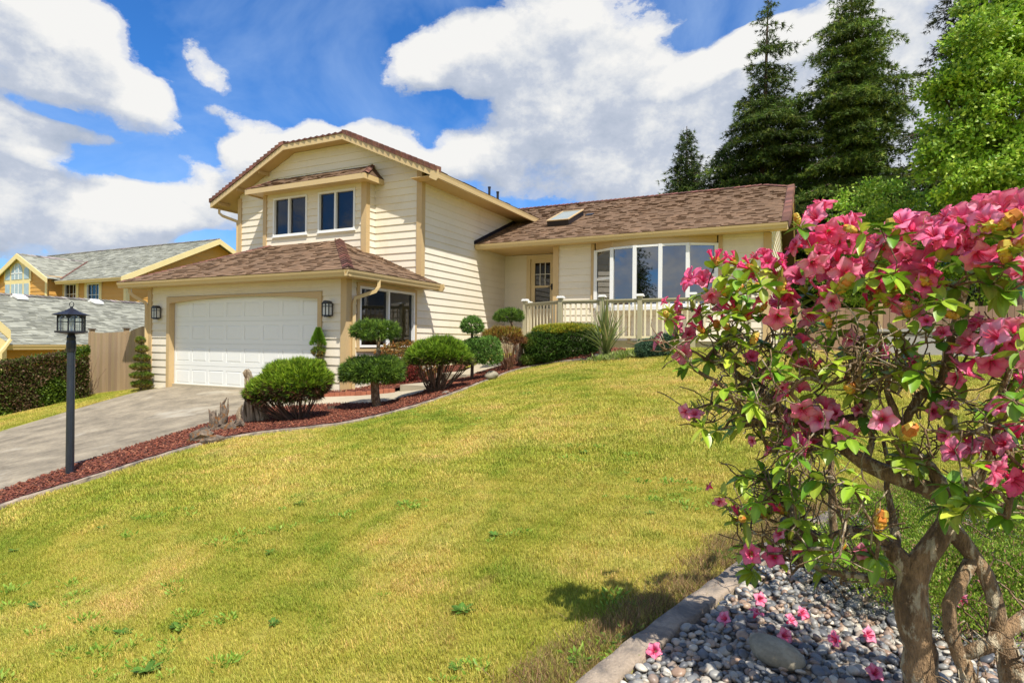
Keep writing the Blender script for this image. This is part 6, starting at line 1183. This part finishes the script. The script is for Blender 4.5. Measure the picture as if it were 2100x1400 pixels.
# ================================================================== NEIGHBOUR HOUSE
nh = thing('neighbour_house', (-27, 18, -2), 'ochre house with grey shingle roofs and an arched window, left of the main house', 'house')
ex = -21.0; ez = -.20; rX = -26.0; rZ = 1.55; yA, yB = 2.0, 18.4
b = MB(); siding(b, PL((ex-.45, 0, 0), (0, 1, 0), (1, 0, 0)), [(yA+.4, -3), (yB, -3), (yB, ez), (yA+.4, ez)], exp=.2); b.box((-30.5, yA+.4, -3), (ex-.47, yA+.5, ez)); b.build('wall', M['nsiding'], nh)
r = MB(); sl = (rZ-ez)/(ex-rX); sn = rl(sl); shingles(r, (ex, 0, ez), (0, 1, 0), (-1/sn, 0, sl/sn), (sl/sn, 0, 1/sn), (ex-rX)*sn, lambda w: yA, lambda w: yB, exp=.15, tabw=(.12, .32), cv=(.66, 1.25), tint=False)
r.col = (.6,)*3; r.face([(ex, yA, ez-.006), (ex, yB, ez-.006), (rX, yB, rZ-.006), (rX, yA, rZ-.006)]); r.face([(rX, yA, rZ-.006), (rX, yB, rZ-.006), (-31, yB, ez), (-31, yA, ez)]); lo_roof = r.build('roof', M['nroof'], nh)
M['gcap'] = MAT('grey_ridge_cap', (.22, .20, .17), .9, .2); capobj(caps, lo_roof, (rX, yA, rZ+.03), (rX, yB, rZ+.03), (-.94, 0, -.33), (.94, 0, -.33), .2, .03, .16, mat='gcap')
o = gutter('gutter', (ex-.06, yA, ez-.15), (ex-.06, yB, ez-.15), (1, 0, 0), .11, .15, nh); o.data.materials[0] = M['gutter']
for y in (9.3, 11.6, 14.2, 17.0):
    x = rX+.42; z = rZ-.42*sl; b = MB(); b.prism([P3(x-.16, y-.16, z+.09), P3(x+.20, y-.16, z-.02), P3(x+.20, y-.16, z+.06), P3(x-.16, y-.16, z+.19)], (0, .34, 0)); b.box((x-.22, y-.20, z+.0), (x-.16, y+.22, z+.12)); b.build('roof_vent', M['white'], lo_roof)
# small gable barge at the far left of the lower roof
pA = onX(22, 697, -20.8); pB = onX(-70, 618, -20.8); b = MB(); b.prism([pA, pB, pB+[0, 0, .28], pA+[0, 0, .28]], (-.06, 0, 0)); pC = onX(8, 760, -20.8); b.tube([pA+[0, 0, .02], pA+[0, -.12, -.18], pA+[0, -.25, -.35], pA+[0, -.27, -1.6]], .05, 5); b.build('barge_board', M['ntrim'], nh)
b = MB(); p1 = onX(14, 700, -20.9); q = [p1, onX(-100, 640, -20.9), onX(-100, 640, -20.9)-[0, 0, 3], p1-[0, 0, 3]]; b.prism(q, (-.1, 0, 0)); b.build('wall', M['ntrim'], nh)
# upper house
Xe, Yn = -29.0, None; ce = onX(248, 568, Xe); pk = onX(450, 491, Xe); Yn = ce[1]; zE, zP, yP = ce[2], pk[2], pk[1]; Yf = 2*yP-Yn; usl = (zP-zE)/(yP-Yn); Xw = -46.
wy0 = Yn+.55; yb_ = Yf-.55; b = MB(); nf = PL((0, wy0, 0), (1, 0, 0), (0, -1, 0))
def onN(x, y): return onY(x, y, wy0)
wA = (onN(134, 583), onN(158, 603)); wB = (onN(180, 582), onN(205, 610)); hA = (wA[0][0], wA[1][0]-.0, -.2+.9, wA[0][2]); hB = (wB[0][0], wB[1][0], .5, wB[0][2])
siding(b, nf, [(Xw, -1), (Xe-.5, -1), (Xe-.5, zE+.25), (Xw, zE+.25)], [hA, hB], exp=.21); siding(b, PL((Xe-.5, 0, 0), (0, 1, 0), (1, 0, 0)), [(wy0, -1), (yb_, -1), (yb_, zE+.22), (yP, zP-.1), (wy0, zE+.22)], exp=.21); b.build('wall', M['nsiding'], nh)
for (w0, w1, w2, w3) in (hA, hB):
    b = MB(); T = nf.T(); b.box((w0-.20, -.01, w2), (w0, .05, w3), T); b.box((w1, -.01, w2), (w1+.20, .05, w3), T); b.box((w0-.20, -.01, w3), (w1+.20, .05, w3+.28), T); b.build('window_trim', M['ntrim'], nh)
    window(nh, nf, w0, w1, w2, w3, [(0, 1, 0, 1)], grid=(3, 4, [0]), fw=.05)
b = MB(); b.box((Xe-.65, wy0-.04, -1), (Xe-.47, wy0+.15, zE+.2)); b.build('corner_trim', M['ntrim'], nh)
r = MB(); sn = rl(usl)
shingles(r, (0, Yn, zE), (1, 0, 0), (0, 1/sn, usl/sn), (0, -usl/sn, 1/sn), (yP-Yn)*sn, lambda w: Xw, lambda w: Xe, exp=.17, tabw=(.15, .4), cv=(.68, 1.25), tint=False)
r.col = (.6,)*3; r.face([(Xw, Yn, zE-.006), (Xe, Yn, zE-.006), (Xe, yP, zP-.006), (Xw, yP, zP-.006)]); r.face([(Xw, yP, zP-.006), (Xe, yP, zP-.006), (Xe, Yf, zE), (Xw, Yf, zE)])
# gable wing toward the street
ga = onY(35, 521, Yn-.35); gxr = onY(96, 571, Yn-.35); gX, gZ = ga[0], ga[2]; hwid = gxr[0]-gX; gE = gxr[2]; gsl2 = (gZ-gE)/hwid; sn = rl(gsl2); yv = Yn+(gZ-zE)/usl
for sg in (1, -1):
    if sg > 0: shingles(r, (gX+hwid, 0, gE), (0, 1, 0), (-1/sn, 0, gsl2/sn), (gsl2/sn, 0, 1/sn), hwid*sn, lambda w: Yn-.35, lambda w: max(Yn, Yn+(gE+w/sn*gsl2-zE)/usl), exp=.17, tabw=(.15, .4), cv=(.68, 1.25), tint=False)
    r.face([(gX+sg*hwid, Yn-.35, gE-.006), (gX+sg*hwid, max(Yn, Yn+(gE-zE)/usl), gE-.006), (gX, yv, gZ-.006), (gX, Yn-.35, gZ-.006)])
up_roof = r.build('roof', M['nroof'], nh)
capobj(caps, up_roof, (gX, Yn-.35, gZ+.03), (gX, yv, gZ+.03), (-.85, 0, -.5), (.85, 0, -.5), .2, .02, .14, mat='gcap'); capobj(caps, up_roof, (Xe, yP, zP+.03), (Xw, yP, zP+.03), (0, -.9, -.43), (0, .9, -.43), .2, .02, .15, mat='gcap')
A, B2 = P3(gX+hwid, max(Yn, Yn+(gE-zE)/usl), gE+.02), P3(gX, yv, gZ+.02); b = MB(); b.prism([A, B2, B2+[.22, 0, 0], A+[.22, 0, 0]], (0, 0, .015)); b.build('valley', M['cap'], up_roof)
gy0 = Yn-.35+.22; gfp = PL((0, gy0, 0), (1, 0, 0), (0, -1, 0)); b = MB(); e_ = gE-.02
siding(b, gfp, [(gX-hwid+.4, -1), (gX+hwid-.3, -1), (gX+hwid-.3, e_+.2), (gX, gZ-.15), (gX-hwid+.4, e_+.2)], exp=.21); siding(b, PL((gX+hwid-.3, 0, 0), (0, 1, 0), (1, 0, 0)), [(gy0, -1), (wy0, -1), (wy0, e_+.2), (gy0, e_+.2)], exp=.21); b.build('gable_wall', M['nsiding'], nh)
y0_ = Yn-.39
for sg in (1, -1): b = MB(); b.prism([P3(gX+sg*(hwid+.02), y0_, gE-.22), P3(gX, y0_, gZ-.24), P3(gX, y0_, gZ+.03), P3(gX+sg*(hwid+.02), y0_, gE+.04)], (0, .05, 0)); b.build('barge_board', M['ntrim'], nh)
for y1_, y2_ in ((Yn, yP), (Yf, yP)): b = MB(); b.prism([P3(Xe-.0, y1_, zE-.25), P3(Xe-.0, yP, zP-.27), P3(Xe-.0, yP, zP+.02), P3(Xe-.0, y1_, zE+.03)], (.06, 0, 0)); b.build('barge_board', M['ntrim'], nh)
b = MB(); b.box((gX+hwid-.55, gy0-.04, -1), (gX+hwid-.36, gy0+.1, e_+.1)); b.build('corner_trim', M['ntrim'], nh)
gutter('gutter', (gX+hwid+.05, Yn+.08, zE-.16), (Xe, Yn+.08, zE-.16), (0, -1, 0), .12, .16, nh)
# arched window group in the gable
wc = onY(38, 575, gy0); T = gfp.T(); cx_ = wc[0]; s_w = float((onY(50, 575, gy0)-wc)[0]); b = MB(); zt0 = onY(38, 540, gy0)[2]; zm0 = onY(38, 578, gy0)[2]; zl = zm0-1.6; w1_ = s_w*.95; zar = zt0-w1_
def archpoly(cx, w, zb, zs, seg=12): return [(cx-w, zb), (cx+w, zb)]+[(cx+w*math.cos(a), zs+w*math.sin(a)) for a in np.linspace(0, PI, seg)]
trimp = archpoly(cx_, w1_+.22, zm0, zar); b.prism([gfp.p(a, z, .02) for a, z in trimp], gfp.n*.05); b.box((cx_-s_w*2.1, .02, zl), (cx_+s_w*2.1, .07, zm0), T)
for sg in (-1, 1): b.prism([gfp.p(a, z, .02) for a, z in archpoly(cx_+sg*s_w*1.62, s_w*.52+.1, zm0, zm0+.55)], gfp.n*.045)
aw = b.build('arched_window', M['ntrim'], nh); pw_ = MAT('pale_window_glass', (.42, .50, .52), .12, .15, 3); b = MB(); b.prism([gfp.p(a, z, .075) for a, z in archpoly(cx_, w1_, zm0+.12, zar)], gfp.n*.01); b.box((cx_-w1_, .075, zl), (cx_+w1_, .085, zm0-.12), T)
for sg in (-1, 1): b.prism([gfp.p(a, z, .07) for a, z in archpoly(cx_+sg*s_w*1.62, s_w*.42, zm0+.12, zm0+.5)], gfp.n*.012); b.box((cx_+sg*s_w*1.62-s_w*.4, .075, zl), (cx_+sg*s_w*1.62+s_w*.4, .085, zm0-.12), T)
b.build('pane', pw_, aw); b = MB()
for a in (-.33, .33): b.box((cx_+a*w1_-.02, .087, zm0+.12), (cx_+a*w1_+.02, .10, zar+w1_*.9), T)
b.box((cx_-w1_, .088, zar-.02), (cx_+w1_, .10, zar+.03), T)
for a in (-.33, .33): b.box((cx_+a*w1_-.02, .087, zl), (cx_+a*w1_+.02, .10, zm0-.12), T)
b.build('muntins', M['white'], aw)
# ================================================================== BACKGROUND ON THE RIGHT
bf = thing('back_fence', (4.5, 19, 0), 'reddish brown board fence far behind the pink flowering bush', 'fence'); b = MB(); x = -.2
while x < 12:
    c = random.uniform(.8, 1.15); b.col = (c, c, c); b.box((x, 19-.01*random.random(), -.5), (x+.14, 19.03, 1.05+random.uniform(-.01, .01))); x += .148
b.build('panel', MAT('red_cedar_board', (.27, .17, .12), .85, .12, 2, 40, .2, 60, stretch=(3, 3, .3)), bf)
for x in np.arange(-.2, 12, 2.0): b = MB(); b.box((x-.05, 18.9, -.6), (x+.05, 18.985, 1.15)); b.build('post', M['fence'], bf)
w = thing('garden_wall', (2.6, 15.5, -.3), 'low grey concrete garden wall at the far edge of the lawn', 'wall'); b = MB(); b.box((1.2, 15.4, -.6), (3.6, 15.6, .32)); b.box((1.15, 15.36, .321), (3.65, 15.64, .38)); b.build('wall_face', MAT('grey_block', (.36, .34, .33), .9, .08, 2, 60, .3), w)
# ================================================================== SKY, SUN, VIEW
from mathutils import Matrix
SUN = np.array([.48, -.37, 1.0]); SUN = SUN/np.linalg.norm(SUN); el = math.asin(SUN[2]); az = math.atan2(SUN[0], SUN[1])
W = bpy.data.worlds.new('World'); scene.world = W; W.use_nodes = True; nt = W.node_tree; bg = nt.nodes['Background']
sky = N(nt, 'ShaderNodeTexSky', sky_type='NISHITA'); sky.sun_disc = False; sky.sun_elevation = el; sky.sun_rotation = az; sky.altitude = 100; sky.air_density = 1.0; sky.dust_density = .3; sky.ozone_density = 3.
tc = N(nt, 'ShaderNodeTexCoord'); DIR = tc.outputs['Generated']
CL = [(90,70,240,110,15,1.),(40,30,190,100,0,.85),(210,190,150,62,18,1.),(425,150,60,42,30,.75),(490,238,90,22,0,.6),(20,270,120,110,0,1.),(200,290,95,24,12,.7),
      (130,420,260,70,0,1.1),(380,400,180,78,0,1.1),(540,310,85,62,0,1.1),(645,285,55,62,0,1.2),(780,305,90,78,0,1.2),(880,345,70,40,0,1.),(700,330,200,70,0,1.1),
      (850,140,80,75,0,.95),(960,110,130,90,0,1.1),(1150,90,230,120,0,1.1),(1080,200,150,60,0,.9),(1330,190,330,110,-10,1.1),(1200,320,330,110,0,1.1),(960,310,90,60,0,.5),(1500,230,350,200,0,1.1),(1850,160,400,260,0,1.2),
      (1650,420,500,150,0,1.2),(150,490,330,50,0,.9),(-200,200,250,250,0,1.1),(2400,200,300,300,0,1.1),(350,-250,250,120,0,1.),(1100,-200,300,150,0,.9),(820,230,40,20,0,-.3),(1480,50,230,34,-14,-1.3),(1600,15,140,30,0,-.8),(445,505,90,35,0,-.8),(290,335,120,34,10,-.9),(300,100,60,70,20,-.5),(60,215,80,20,10,-.8),(930,230,120,40,20,-.45),(640,150,130,100,0,-.5)]
grp = bpy.data.node_groups.new('cloud_density', 'ShaderNodeTree'); grp.interface.new_socket('Dir', in_out='INPUT', socket_type='NodeSocketVector'); grp.interface.new_socket('D', in_out='OUTPUT', socket_type='NodeSocketFloat')
gi, go = grp.nodes.new('NodeGroupInput'), grp.nodes.new('NodeGroupOutput'); acc = None
wn = N(grp, 'ShaderNodeTexNoise'); wn.inputs['Scale'].default_value = 5.; wn.inputs['Detail'].default_value = 3; grp.links.new(gi.outputs[0], wn.inputs['Vector'])
off = N(grp, 'ShaderNodeVectorMath', operation='MULTIPLY_ADD'); grp.links.new(wn.outputs['Color'], off.inputs[0]); off.inputs[1].default_value = (.07, .07, .07); off.inputs[2].default_value = (-.035, -.035, -.035)
wd = N(grp, 'ShaderNodeVectorMath', operation='ADD'); grp.links.new(gi.outputs[0], wd.inputs[0]); grp.links.new(off.outputs[0], wd.inputs[1])
for x, y, a, b_, rot, wgt in CL:
    c = ray(x, y); L0 = np.linalg.norm(c); c = c/L0; e1 = unit(np.cross(c, [0, 0, 1.])); e2 = np.cross(e1, c); r_ = math.radians(rot); f1 = e1*math.cos(r_)-e2*math.sin(r_); f2 = e1*math.sin(r_)+e2*math.cos(r_); a_, bb_ = a/F/L0, b_/F/L0
    R_ = Matrix((f1, f2, np.cross(f1, f2))).transposed().to_euler()
    mp_ = N(grp, 'ShaderNodeMapping', vector_type='TEXTURE'); mp_.inputs['Rotation'].default_value = R_; mp_.inputs['Scale'].default_value = (a_, bb_, 1e5); grp.links.new(wd.outputs[0], mp_.inputs['Vector'])
    v1 = N(grp, 'ShaderNodeVectorMath', operation='DOT_PRODUCT'); grp.links.new(mp_.outputs[0], v1.inputs[0]); grp.links.new(mp_.outputs[0], v1.inputs[1])
    q = N(grp, 'ShaderNodeMath', operation='MULTIPLY_ADD', use_clamp=wgt > 0); grp.links.new(v1.outputs['Value'], q.inputs[0]); q.inputs[1].default_value = -.8*abs(wgt) if wgt > 0 else .8*abs(wgt); q.inputs[2].default_value = abs(wgt) if wgt > 0 else -abs(wgt); q = q.outputs[0]
    if wgt < 0: q = math_(grp, 'MINIMUM', q, 0.)
    acc = q if acc is None else math_(grp, 'ADD', acc, q)
acc = math_(grp, 'MINIMUM', acc, 1.25)
# broken cloud over the rest of the sky
vd = N(grp, 'ShaderNodeVectorMath', operation='DOT_PRODUCT'); grp.links.new(gi.outputs[0], vd.inputs[0]); vd.inputs[1].default_value = tuple(-FW); back = math_(grp, 'MULTIPLY', math_(grp, 'ADD', vd.outputs['Value'], .35, True), .75, True); acc = math_(grp, 'ADD', acc, back)
n1 = N(grp, 'ShaderNodeTexNoise'); n1.inputs['Scale'].default_value = 10.; n1.inputs['Detail'].default_value = 8; n1.inputs['Roughness'].default_value = .66; n1.inputs['Distortion'].default_value = .08; mp = N(grp, 'ShaderNodeMapping'); mp.inputs['Scale'].default_value = (1, 1, 1.5); grp.links.new(gi.outputs[0], mp.inputs['Vector']); grp.links.new(mp.outputs[0], n1.inputs['Vector'])
nn = math_(grp, 'MULTIPLY', math_(grp, 'SUBTRACT', n1.outputs['Fac'], .5), 2.15); out = math_(grp, 'ADD', math_(grp, 'SUBTRACT', acc, .36), nn); grp.links.new(out, go.inputs[0])
def dens(vec): g_ = nt.nodes.new('ShaderNodeGroup'); g_.node_tree = grp; nt.links.new(vec, g_.inputs[0]); return g_.outputs[0]
d0 = dens(DIR); sh = N(nt, 'ShaderNodeVectorMath', operation='ADD'); nt.links.new(DIR, sh.inputs[0]); sh.inputs[1].default_value = (.02, -.01, .055); d1 = dens(sh.outputs[0])
alpha = ramp(nt, d0, [(0., (0, 0, 0)), (.07, (.16,)*3), (.24, (.75,)*3), (.55, (1, 1, 1))], 'EASE')
sh_ = math_(nt, 'ADD', .56, math_(nt, 'MULTIPLY', math_(nt, 'SUBTRACT', d0, d1), .55)); sh_ = math_(nt, 'ADD', sh_, math_(nt, 'MULTIPLY', math_(nt, 'SUBTRACT', noise(nt, 15, 6, .6, DIR), .5), .9)); sh_ = math_(nt, 'SUBTRACT', sh_, math_(nt, 'MULTIPLY', math_(nt, 'MAXIMUM', math_(nt, 'SUBTRACT', d1, .7), 0.), .28), True)
CS = CLOUD_S = 1.0
ccol = ramp(nt, sh_, [(.05, (3.3, 3.8, 4.7)), (.44, (4.2, 4.6, 5.4)), (.68, (5.6, 5.8, 6.1)), (.95, (7.0, 6.95, 6.8))])
skc = mixc(nt, 'MULTIPLY', 1., sky.outputs[0], (.33, .82, 1.36))
thin = ramp(nt, noise(nt, 3.2, 6, .6, DIR, .6), [(.42, (0, 0, 0)), (.75, (.40,)*3)])
skc = mixc(nt, 'MIX', thin, skc, (5.2, 6.6, 8.4)); o = mixc(nt, 'MIX', alpha, skc, ccol); nt.links.new(o, bg.inputs['Color']); bg.inputs['Strength'].default_value = .10
sl_ = bpy.data.lights.new('sun', 'SUN'); sl_.energy = 4.8; sl_.angle = math.radians(.5); sl_.color = (1, .94, .84); so = bpy.data.objects.new('sun', sl_); COL.objects.link(so); so.rotation_euler = Vector(SUN).to_track_quat('Z', 'Y').to_euler(); so.location = (5, -5, 20)
cam = bpy.data.cameras.new('camera'); cam.lens = 36*F/2100; cam.sensor_width = 36; cam.sensor_fit = 'HORIZONTAL'; cam.clip_start = .05; cam.clip_end = 3000; co = bpy.data.objects.new('camera', cam); COL.objects.link(co)
rx = cr*RT+sr*UP; uy = cr*UP-sr*RT; bz__ = -FW; co.matrix_world = Matrix(((rx[0], uy[0], bz__[0], 0), (rx[1], uy[1], bz__[1], 0), (rx[2], uy[2], bz__[2], 0), (0, 0, 0, 1)))
W.cycles.sampling_method = 'MANUAL'; W.cycles.sample_map_resolution = 256; scene.camera = co; vs = scene.view_settings; vs.view_transform = 'Standard'; vs.look = 'None'; vs.gamma = 1; vs.exposure = .40; vs.use_curve_mapping = False
scene.cycles.max_bounces = 5; scene.cycles.diffuse_bounces = 3; scene.cycles.glossy_bounces = 3; scene.cycles.transmission_bounces = 3; scene.cycles.transparent_max_bounces = 8; scene.cycles.sample_clamp_indirect = 6
